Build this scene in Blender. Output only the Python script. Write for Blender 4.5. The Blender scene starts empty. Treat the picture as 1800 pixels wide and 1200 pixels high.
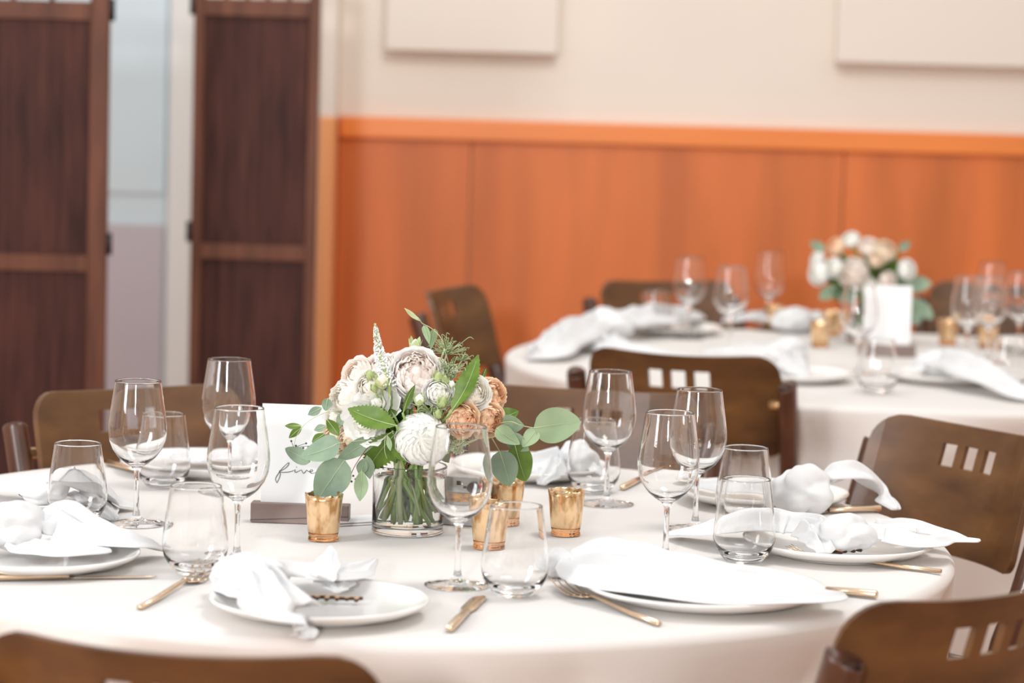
import bpy, bmesh, math, random
from mathutils import Vector, Matrix, noise
R = math.radians
random.seed(7)
S = bpy.context.scene
COL = S.collection
# ------------------------------------------------------------------ camera
F, PITCH, ROLL, CZ = 4900.0, R(5.48), R(1.6), 1.463
fw = Vector((0, math.cos(PITCH), -math.sin(PITCH)))
up0 = Vector((0, math.sin(PITCH), math.cos(PITCH)))
rt = math.cos(ROLL) * Vector((1, 0, 0)) + math.sin(ROLL) * up0
up = -math.sin(ROLL) * Vector((1, 0, 0)) + math.cos(ROLL) * up0
CP = Vector((0, 0, CZ))
cam_d = bpy.data.cameras.new('camera'); cam = bpy.data.objects.new('camera', cam_d); COL.objects.link(cam)
cam.matrix_world = Matrix(((rt.x, up.x, -fw.x, CP.x), (rt.y, up.y, -fw.y, CP.y), (rt.z, up.z, -fw.z, CP.z), (0, 0, 0, 1)))
cam_d.sensor_width = 36; cam_d.lens = 36 * F / 1800
cam_d.dof.use_dof = True; cam_d.dof.focus_distance = 4.25; cam_d.dof.aperture_fstop = 3.5
cam_d.dof.aperture_blades = 0; cam_d.clip_end = 60
S.camera = cam
# ------------------------------------------------------------------ light
S.view_settings.view_transform = 'Standard'; S.view_settings.look = 'None'; S.view_settings.gamma = 1
S.view_settings.use_curve_mapping = False
S.view_settings.exposure = -0.08
W = bpy.data.worlds.new('world'); S.world = W; W.use_nodes = True
bg = W.node_tree.nodes['Background']; bg.inputs[0].default_value = (0.97, 0.98, 1.0, 1); bg.inputs[1].default_value = 1.0
def area(name, loc, target, sx, sy, power, color):
    l = bpy.data.lights.new(name, 'AREA'); l.shape = 'RECTANGLE'; l.size = sx; l.size_y = sy; l.energy = power; l.color = color
    o = bpy.data.objects.new(name, l); COL.objects.link(o); o.location = loc
    o.rotation_euler = (Vector(target) - Vector(loc)).to_track_quat('-Z', 'Y').to_euler()
    return o
area('window_light', (-3.3, 2.2, 2.3), (0, 5.6, 0.9), 1.1, 1.9, 95, (0.93, 0.96, 1.0))
area('table_fill_light', (0.9, 4.3, 3.9), (0.1, 4.9, 0.75), 1.0, 1.0, 50, (1.0, 0.95, 0.88))  # unseen fill light, added overhead to brighten the middle of the near table
area('studio_lamp', (-1.0, -3.4, 2.35), (0.3, 6.0, 0.95), 0.42, 0.42, 250, (1.0, 0.985, 0.97))
area('wall_wash_lamp', (0.15, 7.0, 3.2), (0.15, 9.4, 0.9), 0.9, 0.4, 24, (1.0, 0.94, 0.87))
S.cycles.max_bounces = 14; S.cycles.transmission_bounces = 14; S.cycles.transparent_max_bounces = 24
S.cycles.glossy_bounces = 6; S.cycles.diffuse_bounces = 6
S.cycles.caustics_refractive = True; S.cycles.caustics_reflective = False
S.cycles.sample_clamp_indirect = 22.0; S.cycles.use_denoising = True
# ------------------------------------------------------------------ pixel -> place
def ray(px, py):
    return (rt * ((px - 900) / F) + up * ((600 - py) / F) + fw)
def onz(px, py, z=0.75):
    d = ray(px, py); return CP + d * ((z - CZ) / d.z)
def ony(px, py, y):
    d = ray(px, py); return CP + d * (y / d.y)
# ------------------------------------------------------------------ materials
def nt(name):
    m = bpy.data.materials.new(name); m.use_nodes = True
    return m, m.node_tree.nodes, m.node_tree.links, m.node_tree.nodes['Principled BSDF']
def mat(name, col, rough=.6, metal=0, noise_s=0, amt=.1, bump=0, bscale=200, coat=0, trans=0, ior=1.45, stretch=(1, 1, 1), sheen=0, col2=None):
    m, n, l, p = nt(name)
    p.inputs['Roughness'].default_value = rough; p.inputs['Metallic'].default_value = metal
    p.inputs['IOR'].default_value = ior; p.inputs['Transmission Weight'].default_value = trans
    p.inputs['Coat Weight'].default_value = coat; p.inputs['Sheen Weight'].default_value = sheen
    c = (*col, 1); p.inputs['Base Color'].default_value = c
    tc = n.new('ShaderNodeTexCoord'); mp = n.new('ShaderNodeMapping'); mp.inputs['Scale'].default_value = stretch
    l.new(tc.outputs['Object'], mp.inputs['Vector'])
    if noise_s:
        t = n.new('ShaderNodeTexNoise'); t.inputs['Scale'].default_value = noise_s; t.inputs['Detail'].default_value = 5
        l.new(mp.outputs[0], t.inputs['Vector'])
        r = n.new('ShaderNodeValToRGB'); e = r.color_ramp.elements
        e[0].position = .32; e[1].position = .68
        e[0].color = (*[max(0, x * (1 - amt)) for x in col], 1)
        e[1].color = (*(col2 or [min(1, x * (1 + amt)) for x in col]), 1)
        l.new(t.outputs['Fac'], r.inputs['Fac']); l.new(r.outputs['Color'], p.inputs['Base Color'])
    if bump:
        t2 = n.new('ShaderNodeTexNoise'); t2.inputs['Scale'].default_value = bscale; t2.inputs['Detail'].default_value = 3
        l.new(mp.outputs[0], t2.inputs['Vector'])
        b = n.new('ShaderNodeBump'); b.inputs['Strength'].default_value = bump; b.inputs['Distance'].default_value = .002
        l.new(t2.outputs['Fac'], b.inputs['Height']); l.new(b.outputs['Normal'], p.inputs['Normal'])
    return m
def petal_mat(name, base, tip, trans=.22):
    """colour runs from the petal's heart (base) to its rim (tip) by the 'rim' attribute"""
    m, n, l, p = nt(name)
    a = n.new('ShaderNodeAttribute'); a.attribute_name = 'rim'
    r = n.new('ShaderNodeValToRGB'); r.color_ramp.elements[0].color = (*base, 1); r.color_ramp.elements[1].color = (*tip, 1)
    r.color_ramp.elements[0].position = .15; r.color_ramp.elements[1].position = .85
    l.new(a.outputs['Fac'], r.inputs['Fac']); l.new(r.outputs['Color'], p.inputs['Base Color'])
    p.inputs['Roughness'].default_value = .6
    tr = n.new('ShaderNodeBsdfTranslucent'); l.new(r.outputs['Color'], tr.inputs['Color'])
    mx = n.new('ShaderNodeMixShader'); mx.inputs[0].default_value = trans
    l.new(p.outputs[0], mx.inputs[1]); l.new(tr.outputs[0], mx.inputs[2])
    l.new(mx.outputs[0], n['Material Output'].inputs['Surface'])
    return m
def leaf_mat(name, c1, c2, scale=60, trans=.2, rough=.5):
    m = mat(name, c1, rough, noise_s=scale, amt=0, col2=c2)
    n, l = m.node_tree.nodes, m.node_tree.links; p = n['Principled BSDF']
    tr = n.new('ShaderNodeBsdfTranslucent'); src = p.inputs['Base Color'].links[0].from_socket; l.new(src, tr.inputs['Color'])
    mx = n.new('ShaderNodeMixShader'); mx.inputs[0].default_value = trans
    l.new(p.outputs[0], mx.inputs[1]); l.new(tr.outputs[0], mx.inputs[2]); l.new(mx.outputs[0], n['Material Output'].inputs['Surface'])
    return m
M = {}
M['cream_wall'] = mat('cream_wall', (.76, .695, .62), .85, noise_s=1.2, amt=.03)
M['cream_panel'] = mat('cream_panel', (.75, .69, .62), .9, noise_s=300, amt=.03, bump=.2)
M['orange_wood'] = mat('orange_wood', (.60, .160, .040), .42, noise_s=2.2, amt=.16, stretch=(3, 1, .35))
M['orange_trim'] = mat('orange_trim', (.78, .235, .055), .35, noise_s=3, amt=.10, stretch=(.3, 1, 2))
M['pale_trim'] = mat('pale_trim', (.85, .38, .16), .4, noise_s=3, amt=.08, stretch=(2, 1, .3))
M['floor'] = mat('floor', (.44, .23, .14), .35, noise_s=3, amt=.2, stretch=(1, .2, 1))
M['dark_wood'] = mat('dark_wood', (.055, .016, .012), .5, noise_s=7, amt=.45, stretch=(6, 6, .5), col2=(.082, .027, .020))
M['dark_frame'] = mat('dark_frame', (.125, .048, .028), .4, noise_s=6, amt=.3, stretch=(4, 4, .5))
for _m in ('dark_wood', 'dark_frame'): M[_m].node_tree.nodes['Principled BSDF'].inputs['Specular IOR Level'].default_value = .2
M['door_blue'] = mat('door_blue', (.62, .75, .82), .5, noise_s=1.5, amt=.06)
M['door_mauve'] = mat('door_mauve', (.52, .49, .53), .5, noise_s=1.5, amt=.06)
M['white_paint'] = mat('white_paint', (.75, .77, .76), .5)
M['iron'] = mat('iron', (.03, .03, .03), .4, metal=.8)
M['chair_wood'] = mat('chair_wood', (.074, .028, .011), .42, noise_s=4.5, amt=.4, stretch=(1.0, 1.2, 2.2), coat=.15, col2=(.18, .080, .023))
M['chair_dark'] = mat('chair_dark', (.075, .028, .014), .32, noise_s=9, amt=.4, coat=.25, stretch=(3, 3, .6))
M['chair_seat'] = mat('chair_seat', (.30, .15, .07), .3, noise_s=5, amt=.3, coat=.3)
M['brass'] = mat('brass', (.75, .50, .25), .3, metal=.8)
M['cloth'] = mat('cloth', (.72, .69, .66), .9, noise_s=5, amt=.02, bump=.25, bscale=900, sheen=.1)
M['linen'] = mat('linen', (.71, .72, .73), .9, noise_s=9, amt=.015, bump=.3, bscale=700, sheen=.15)
M['china'] = mat('china', (.86, .85, .83), .18, coat=.4)
M['gold'] = mat('gold', (.82, .61, .43), .26, metal=1, noise_s=20, amt=.06)
M['card'] = mat('card', (.90, .92, .93), .7)
M['ink'] = mat('ink', (.07, .09, .11), .6)
M['stand_wood'] = mat('stand_wood', (.23, .17, .15), .45, noise_s=8, amt=.15, stretch=(.5, 3, 3))
M['tag_wood'] = mat('tag_wood', (.06, .028, .018), .5)
M['tag_edge'] = mat('tag_edge', (.55, .33, .18), .6)
M['stem_green'] = leaf_mat('stem_green', (.24, .42, .08), (.42, .56, .20), 30, .1)
M['stem_pale'] = leaf_mat('stem_pale', (.48, .56, .30), (.60, .64, .38), 40, .1)
M['stem_brown'] = mat('stem_brown', (.20, .07, .045), .6)
M['euca'] = leaf_mat('euca', (.21, .30, .215), (.31, .42, .285), 25, .15, .5)
M['euca_light'] = leaf_mat('euca_light', (.30, .43, .25), (.40, .52, .31), 22, .2, .5)
M['leaf_green'] = leaf_mat('leaf_green', (.10, .19, .022), (.17, .28, .045), 45, .25, .42)
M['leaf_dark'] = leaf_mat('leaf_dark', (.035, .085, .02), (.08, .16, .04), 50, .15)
M['vein'] = mat('vein', (.50, .60, .36), .5)
M['sepal'] = leaf_mat('sepal', (.42, .52, .20), (.60, .68, .38), 60, .25)
M['seed'] = mat('seed', (.08, .08, .075), .6)
M['tendril'] = leaf_mat('tendril', (.30, .42, .18), (.60, .66, .42), 90, .2)
M['white_petal'] = petal_mat('white_petal', (.97, .97, .90), (.985, .985, .975))
M['cream_petal'] = petal_mat('cream_petal', (.99, .94, .85), (.99, .98, .95))
M['blush_petal'] = petal_mat('blush_petal', (.99, .88, .79), (.99, .95, .91))
M['blush_white'] = petal_mat('blush_white', (.99, .89, .83), (.99, .98, .965))
M['peach_petal'] = petal_mat('peach_petal', (1, .68, .43), (1, .85, .68))
M['peach_pale'] = petal_mat('peach_pale', (.97, .80, .62), (.98, .90, .78))
M['florets'] = mat('florets', (.86, .88, .88), .7)
M['mix_seed'] = leaf_mat('mix_seed', (.28, .36, .14), (.80, .82, .68), 120, .1)
M['silver'] = mat('silver', (.42, .43, .43), .35, metal=.4)
M['black_plastic'] = mat('black_plastic', (.012, .012, .013), .3)
M['camera_orange'] = mat('camera_orange', (.45, .13, .03), .4, noise_s=60, amt=.5, col2=(.75, .40, .10))
M['red'] = mat('red', (.7, .06, .05), .4)
M['candle'] = mat('candle', (.9, .84, .72), .5)
def glass_mat(name, col=(1, 1, 1), ior=1.45, rough=0.0):
    m = bpy.data.materials.new(name); m.use_nodes = True
    n, l = m.node_tree.nodes, m.node_tree.links; n.remove(n['Principled BSDF'])
    g = n.new('ShaderNodeBsdfGlass'); g.inputs['Color'].default_value = (*col, 1); g.inputs['IOR'].default_value = ior; g.inputs['Roughness'].default_value = rough
    l.new(g.outputs[0], n['Material Output'].inputs['Surface']); return m
M['glass'] = glass_mat('glass')
M['water'] = glass_mat('water', (.985, 1, .985), 1.33)
M['amber_glass'] = glass_mat('amber_glass', (.99, .80, .62), 1.45)
def thin_glass(name):
    m = bpy.data.materials.new(name); m.use_nodes = True
    n, l = m.node_tree.nodes, m.node_tree.links; n.remove(n['Principled BSDF'])
    t = n.new('ShaderNodeBsdfTransparent'); t.inputs[0].default_value = (.985, .988, .99, 1)
    g = n.new('ShaderNodeBsdfGlossy'); g.inputs['Roughness'].default_value = .01
    f = n.new('ShaderNodeFresnel'); f.inputs[0].default_value = 1.5
    x = n.new('ShaderNodeMixShader'); l.new(f.outputs[0], x.inputs[0]); l.new(t.outputs[0], x.inputs[1]); l.new(g.outputs[0], x.inputs[2])
    l.new(x.outputs[0], n['Material Output'].inputs['Surface']); return m
M['thin_glass'] = thin_glass('thin_glass')
def mercury():
    m, n, l, p = nt('mercury_gold')
    tc = n.new('ShaderNodeTexCoord'); t = n.new('ShaderNodeTexNoise'); t.inputs['Scale'].default_value = 70; t.inputs['Detail'].default_value = 6
    mp = n.new('ShaderNodeMapping'); mp.inputs['Scale'].default_value = (1, 1, .45); l.new(tc.outputs['Object'], mp.inputs[0]); l.new(mp.outputs[0], t.inputs['Vector'])
    r = n.new('ShaderNodeValToRGB'); e = r.color_ramp.elements; e[0].position = .36; e[0].color = (.50, .27, .10, 1); e[1].position = .56; e[1].color = (.93, .66, .40, 1)
    l.new(t.outputs['Fac'], r.inputs['Fac']); l.new(r.outputs['Color'], p.inputs['Base Color'])
    p.inputs['Metallic'].default_value = .85; p.inputs['Roughness'].default_value = .2
    b = n.new('ShaderNodeBump'); b.inputs['Strength'].default_value = .25; b.inputs['Distance'].default_value = .001; l.new(t.outputs['Fac'], b.inputs['Height']); l.new(b.outputs[0], p.inputs['Normal'])
    return m
M['mercury'] = mercury()
M['mercury_in'] = mat('mercury_in', (.80, .79, .74), .3, metal=.7, noise_s=220, amt=.3)
# ------------------------------------------------------------------ mesh helpers
class MB:
    def __init__(s): s.v = []; s.f = []; s.rim = None
    def add(s, vs, fs):
        o = len(s.v); s.v += [Vector(x) for x in vs]; s.f += [tuple(i + o for i in f) for f in fs]; return s
    def box(s, c, d, m=None):
        x, y, z = [k / 2 for k in d]; c = Vector(c)
        vs = [Vector((a * x, b * y, e * z)) for a in (-1, 1) for b in (-1, 1) for e in (-1, 1)]
        if m: vs = [m @ q for q in vs]
        return s.add([q + c for q in vs], [(0, 1, 3, 2), (4, 6, 7, 5), (0, 4, 5, 1), (2, 3, 7, 6), (0, 2, 6, 4), (1, 5, 7, 3)])
    def lathe(s, prof, n=40, c=(0, 0, 0), closed=False):
        c = Vector(c); k = len(prof); vs = []
        for r, z in prof:
            for i in range(n):
                a = 2 * math.pi * i / n; vs.append(c + Vector((r * math.cos(a), r * math.sin(a), z)))
        fs = []
        for j in range(k if closed else k - 1):
            for i in range(n):
                a, b = j * n + i, j * n + (i + 1) % n; e = ((j + 1) % k) * n
                fs.append((a, b, e + (i + 1) % n, e + i))
        if not closed:
            if prof[0][0] > 1e-5: fs.append(tuple(range(n - 1, -1, -1)))
            if prof[-1][0] > 1e-5: fs.append(tuple((k - 1) * n + i for i in range(n)))
        return s.add(vs, fs)
    def tube(s, pts, rad, n=8, flat=1.0, cap=True, upv=None):
        pts = [Vector(p) for p in pts]; m = len(pts); vs = []; pn = None
        for i, p in enumerate(pts):
            t = (pts[min(i + 1, m - 1)] - pts[max(i - 1, 0)])
            t = t.normalized() if t.length > 1e-9 else Vector((0, 0, 1))
            if upv is not None: nn = Vector(upv)
            else: nn = pn if pn is not None else (Vector((0, 0, 1)) if abs(t.z) < .9 else Vector((1, 0, 0)))
            sd = t.cross(nn); sd = sd.normalized() if sd.length > 1e-6 else Vector((1, 0, 0)); nn = sd.cross(t); pn = nn
            r = rad[i] if isinstance(rad, (list, tuple)) else rad
            for k in range(n):
                a = 2 * math.pi * k / n; vs.append(p + sd * r * math.cos(a) + nn * r * flat * math.sin(a))
        fs = [(i * n + k, i * n + (k + 1) % n, (i + 1) * n + (k + 1) % n, (i + 1) * n + k) for i in range(m - 1) for k in range(n)]
        if cap: fs += [tuple(range(n - 1, -1, -1)), tuple((m - 1) * n + k for k in range(n))]
        return s.add(vs, fs)
    def ball(s, c, r, nu=10, nv=6, fn=None):
        c = Vector(c); r = Vector((r, r, r)) if isinstance(r, (int, float)) else Vector(r); vs = [c + Vector((0, 0, -r.z))]
        for j in range(1, nv):
            p = -math.pi / 2 + math.pi * j / nv
            for i in range(nu):
                a = 2 * math.pi * i / nu; d = Vector((math.cos(p) * math.cos(a), math.cos(p) * math.sin(a), math.sin(p))); k = fn(d) if fn else 1
                vs.append(c + Vector((d.x * r.x, d.y * r.y, d.z * r.z)) * k)
        vs.append(c + Vector((0, 0, r.z))); fs = []
        for i in range(nu):
            fs.append((0, 1 + (i + 1) % nu, 1 + i)); b = 1 + (nv - 2) * nu; fs.append((len(vs) - 1, b + i, b + (i + 1) % nu))
        for j in range(nv - 2):
            for i in range(nu): fs.append((1 + j * nu + i, 1 + j * nu + (i + 1) % nu, 1 + (j + 1) * nu + (i + 1) % nu, 1 + (j + 1) * nu + i))
        return s.add(vs, fs)
    def mesh(s, name, m, smooth=True, inv=None):
        me = bpy.data.meshes.new(name); vs = [(inv @ q) if inv else q for q in s.v]
        me.from_pydata([tuple(q) for q in vs], [], s.f); me.validate()
        if smooth: me.polygons.foreach_set('use_smooth', [True] * len(me.polygons))
        if s.rim is not None:
            a = me.attributes.new('rim', 'FLOAT', 'POINT'); a.data.foreach_set('value', s.rim)
        if m: me.materials.append(M[m] if isinstance(m, str) else m)
        me.update(); return me
    def obj(s, name, m, parent=None, smooth=True, world=True, bevel=0, sub=0, fix=False):
        inv = parent_world(parent).inverted() if (parent and world) else None
        me = s.mesh(name, m, smooth, inv)
        o = link(name, me, parent)
        if fix:
            b = bmesh.new(); b.from_mesh(me); bmesh.ops.recalc_face_normals(b, faces=b.faces); b.to_mesh(me); b.free()
        if bevel: q = o.modifiers.new('bevel', 'BEVEL'); q.width = bevel; q.segments = 2; q.limit_method = 'ANGLE'; q.angle_limit = R(40)
        if bevel and smooth:
            o.data.set_sharp_from_angle(angle=R(35)) if hasattr(o.data, 'set_sharp_from_angle') else None
        if sub: q = o.modifiers.new('subdivision', 'SUBSURF'); q.levels = q.render_levels = sub
        return o
def link(name, data, parent=None):
    o = bpy.data.objects.new(name, data); COL.objects.link(o)
    if parent: o.parent = parent
    return o
def parent_world(p):
    m = p.matrix_basis.copy()
    if p.parent: m = parent_world(p.parent) @ m
    return m
def thing(name, label, cat, loc=(0, 0, 0), rz=0, group=None, quat=None, scale=None):
    o = link(name, None); o.location = loc; o.rotation_euler = (0, 0, rz)
    if quat: o.rotation_mode = 'QUATERNION'; o.rotation_quaternion = quat
    if scale: o.scale = (scale,) * 3
    o.empty_display_size = .05
    return tag(o, label, cat, group)
def tag(o, label, cat, group=None, kind=None):
    if label: o['label'] = label
    if cat: o['category'] = cat
    if group: o['group'] = group
    if kind: o['kind'] = kind
    return o
def struct(o): o['kind'] = 'structure'; return o
def copy_thing(root, loc, rz=None, label=None, group=None):
    r = root.copy(); COL.objects.link(r); r.location = loc
    if rz is not None: r.rotation_euler = (0, 0, rz)
    if label: r['label'] = label
    if group: r['group'] = group
    for ch in list(root.children):
        c = ch.copy(); COL.objects.link(c); c.parent = r
        for g in list(ch.children):
            d = g.copy(); COL.objects.link(d); d.parent = c
    return r
def spline(pts, n):
    pts = [Vector(p) for p in pts]; P = [pts[0] * 2 - pts[1]] + pts + [pts[-1] * 2 - pts[-2]]; out = []
    m = len(pts) - 1
    for k in range(n + 1):
        t = k / n * m; i = min(int(t), m - 1); u = t - i; a, b, c, d = P[i:i + 4]
        out.append(.5 * ((2 * b) + (c - a) * u + (2 * a - 5 * b + 4 * c - d) * u * u + (3 * b - a - 3 * c + d) * u ** 3))
    return out
def interp(vals, n):
    v = spline([(x, 0, 0) for x in vals], n); return [max(.0002, q.x) for q in v]
# ------------------------------------------------------------------ room
WY = 9.5
xl = ony(592, 400, WY).x
fl = MB().box((1.0, 3.5, -.05), (9.6, 16, .1)).obj('floor', 'floor', smooth=False); struct(fl)
wb = MB().box((xl + 2.6, WY + .1, 2.0), (5.2, .2, 4.0)).obj('wall_back', 'cream_wall', smooth=False); struct(wb)
wr = MB().box((xl + 5.2 + .1, 2.7, 2.0), (.2, 13.8, 4.0)).obj('wall_right', 'cream_wall', smooth=False); struct(wr)
wf = MB().box((1.0, -4.2, 2.0), (9.6, .2, 4.0)).obj('wall_front', 'cream_wall', smooth=False); struct(wf)
wl = MB().box((-3.8, 3.05, 2.0), (.2, 14.5, 4.0)).obj('wall_left', 'cream_wall', smooth=False); struct(wl)
RZ = 1.305
px0 = xl
for xa, xb in ((xl, ony(826, 400, WY).x), (ony(826, 400, WY).x, ony(1478, 400, WY).x), (ony(1478, 400, WY).x, xl + 3.05), (xl + 3.05, xl + 4.2), (xl + 4.2, xl + 5.19)):
    MB().box(((xa + xb) / 2, WY - .012, (RZ - .08) / 2 + .05), (xb - xa - .004, .024, RZ - .10)).obj('wainscot_panel', 'orange_wood', wb, smooth=False, bevel=.003)
t = MB().box((xl + 2.6, WY - .022, RZ - .036), (5.19, .044, .072)).obj('trim_1', 'orange_trim', smooth=False, bevel=.006); struct(t)
t = MB().box((xl + 2.6, WY - .018, .05), (5.19, .036, .1)).obj('baseboard_back', 'orange_wood', smooth=False, bevel=.004); struct(t)
# corner post at the end of the wall
xp = ony(561, 400, WY - .1).x
t = MB().box(((xp + xl) / 2, WY - .05, 2.65), (xl - xp, .30, 2.70)).obj('trim_2', 'cream_wall', smooth=False, bevel=.006); struct(t)
t = MB().box(((xp + xl) / 2, WY - .055, RZ / 2), (xl - xp - .002, .30, RZ)).obj('trim_3', 'pale_trim', smooth=False, bevel=.006); struct(t)
# recess with the pale door left of the corner post
BY = WY + .55
x0, x1 = ony(186, 400, BY).x, ony(298, 400, BY).x
t = MB().box((xp + .01, WY + .35, 2.0), (.02, .6, 4.0)).obj('trim_4', 'white_paint', smooth=False); struct(t)
t = MB().box(((-3.7 + xp) / 2, BY + .1, 2.0), (xp + 3.7 + .1, .2, 4.0)).obj('wall_recess', 'cream_wall', smooth=False); struct(t)
d = MB().box(((x0 - .5 + x1) / 2, BY - .03, 1.3), (x1 - x0 + .5, .06, 2.6)).obj('door_1', 'door_blue', smooth=False, bevel=.004); struct(d)
MB().box(((x0 - .4 + x1) / 2, BY - .066, .50), (x1 - x0 + .38, .012, .78)).obj('door_panel', 'door_mauve', d, smooth=False, bevel=.004)
MB().box(((x0 - .4 + x1) / 2, BY - .066, 1.75), (x1 - x0 + .38, .012, 1.5)).obj('door_panel', 'door_blue', d, smooth=False, bevel=.004)
t = MB().box((x1 + .045, BY - .05, 1.35), (.085, .10, 2.7)).obj('trim_5', 'white_paint', smooth=False, bevel=.006); struct(t)
# two fabric acoustic boards on the wall
for pa, pb, lab in ((678, 980, 'cream wall board above the orange wainscot, nearer the dark screens'), (1470, 2000, 'cream wall board above the orange wainscot, behind the farther table')):
    a, b = ony(pa, 90, WY - .06).x, ony(pb, 90, WY - .06).x
    tag(MB().box(((a + b) / 2, WY - .035, 2.13), (b - a, .07, 1.2)).obj('acoustic_board', 'cream_panel', smooth=False, bevel=.006), lab, 'wall board', 'cream wall boards')
# ------------------------------------------------------------------ folding screens
def screen(label, xa, xb, Y, rz, top, mid, sw, hinge_side):
    w = xb - xa; r = thing('folding_screen', label, 'screen', ((xa + xb) / 2, Y, 0), rz, 'dark wooden folding screens')
    T = .032
    for sgn in (-1, 1): MB().box((sgn * (w / 2 - sw / 2), 0, top / 2 + .04), (sw, T, top + .08)).obj('stile', 'dark_frame', r, smooth=False, world=False, bevel=.003)
    iw = w - 2 * sw
    MB().box((0, 0, top - .055), (iw, T * .9, .05)).obj('rail', 'dark_frame', r, smooth=False, world=False, bevel=.002)
    MB().box((0, 0, top + .06), (iw, T * .9, .03)).obj('rail', 'dark_frame', r, smooth=False, world=False, bevel=.002)
    MB().box((0, 0, mid), (iw, T * .9, .045)).obj('rail', 'dark_frame', r, smooth=False, world=False, bevel=.002)
    MB().box((0, 0, .10), (iw, T * .9, .08)).obj('rail', 'dark_frame', r, smooth=False, world=False, bevel=.002)
    k = 5
    for i in range(k - 1):
        MB().box((-iw / 2 + iw * (i + 1) / k, 0, top + .008), (.012, T * .8, .076)).obj('slat', 'dark_frame', r, smooth=False, world=False)
    MB().box((0, .004, (top - .08 + mid + .02) / 2), (iw, .010, top - .08 - mid - .02)).obj('panel', 'dark_wood', r, smooth=False, world=False)
    MB().box((0, .004, (mid + .12) / 2), (iw, .010, mid - .16)).obj('panel', 'dark_wood', r, smooth=False, world=False)
    for z in (.35, mid + .055, top - .05): MB().lathe([(0, -.03), (.008, -.03), (.008, .03), (0, .03)], 10, (hinge_side * (w / 2 + .006), -.012, z)).obj('hinge', 'iron', r, world=False)
    return r
ya, yb = 7.5, 8.1
screen('wide dark brown screen leaf cut by the picture edge, left of the pale door', ony(190, 300, ya).x - .62, ony(189, 300, ya).x, ya, R(3), ony(100, 18, ya).z + .055, ony(100, 462, ya).z, .052, 1)
screen('narrower dark brown screen leaf between the pale door and the orange wall', ony(338, 300, yb).x, ony(558, 300, yb).x, yb, R(-2), ony(450, 14, yb).z + .055, ony(450, 443, yb).z, .030, -1)
# ------------------------------------------------------------------ tables and cloths
def table(loc, R0, label, cloth_label, seed):
    t = thing('round_table', label, 'table', (*loc, 0))
    MB().lathe([(0, .715), (R0 - .012, .715), (R0 - .008, .725), (R0 - .012, .7345), (0, .7345)], 64).obj('tabletop', 'stand_wood', t, world=False)
    for a in (45, 135, 225, 315):
        c = Vector((math.cos(R(a)), math.sin(R(a)), 0)) * R0 * .62
        MB().tube([c + Vector((0, 0, .0)), c + Vector((0, 0, .715))], .018, 12).obj('leg', 'iron', t, world=False)
    m = MB(); n = 300; rings = []
    rr = [0.0001] + [R0 * k / 30 for k in range(1, 30)]
    for r in rr: rings.append(('top', r))
    for k in range(1, 7): rings.append(('edge', k / 6))
    for k in range(1, 34): rings.append(('skirt', k / 33))
    ph = [random.uniform(0, 6.28) for _ in range(6)]; fil = .016
    for kind, q in rings:
        for i in range(n):
            a = 2 * math.pi * i / n
            f = .5 + .5 * math.sin(10 * a + ph[0] + .9 * math.sin(3 * a + ph[1])); g_ = abs(math.sin(5 * a + ph[4] + .8 * math.sin(2 * a + ph[5]))) ** .7; f = .35 * f ** 1.5 + .45 * g_ + .20 * (.5 + .5 * math.sin(19 * a + ph[2] + 1.3 * math.sin(4 * a + ph[3])))
            if kind == 'top':
                r = q; z = .7495
                w = noise.noise(Vector((r * math.cos(a) * 5 + seed, r * math.sin(a) * 5, 2))) * .0012
                z += -abs(w) - max(0, (r - R0 * .93) / (R0 * .07)) ** 2 * .001
            elif kind == 'edge':
                th = q * math.pi / 2; r = R0 - fil + fil * math.sin(th) + .004; z = .7485 - fil + fil * math.cos(th)
            else:
                d = q * .70; amp = .085 * min(1, d / .09) ** 1.1 + .075 * min(1, d / .6) ** .9
                r = R0 + .004 + amp * (f - .80); z = .7325 - d * (1 - .03 * f)
            m.v.append(Vector((r * math.cos(a), r * math.sin(a), z)))
    for j in range(len(rings) - 1):
        for i in range(n): m.f.append((j * n + i, (j + 1) * n + i, (j + 1) * n + (i + 1) % n, j * n + (i + 1) % n))
    m.f.append(tuple(range(n)))
    for q in range(len(m.v)): m.v[q] += Vector((*loc, 0))
    o = m.obj('tablecloth', 'cloth', None, fix=True); o.modifiers.new('thickness', 'SOLIDIFY').thickness = .0008
    tag(o, cloth_label, 'tablecloth', 'white round tablecloths')
    return t
T1 = onz(697, 930); T1 = (T1.x, T1.y)
T2 = onz(1556, 640); T2 = (T2.x, T2.y)
print('T1', T1, 'T2', T2)
R1, R2 = .86, .97
table(T1, R1, 'round dining table under the white cloth with the flowers in focus', 'white cloth draped over the near round table', 3)
table(T2, R2, 'round dining table under the white cloth by the orange wall', 'white cloth draped over the farther round table by the orange wall', 9)
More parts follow.
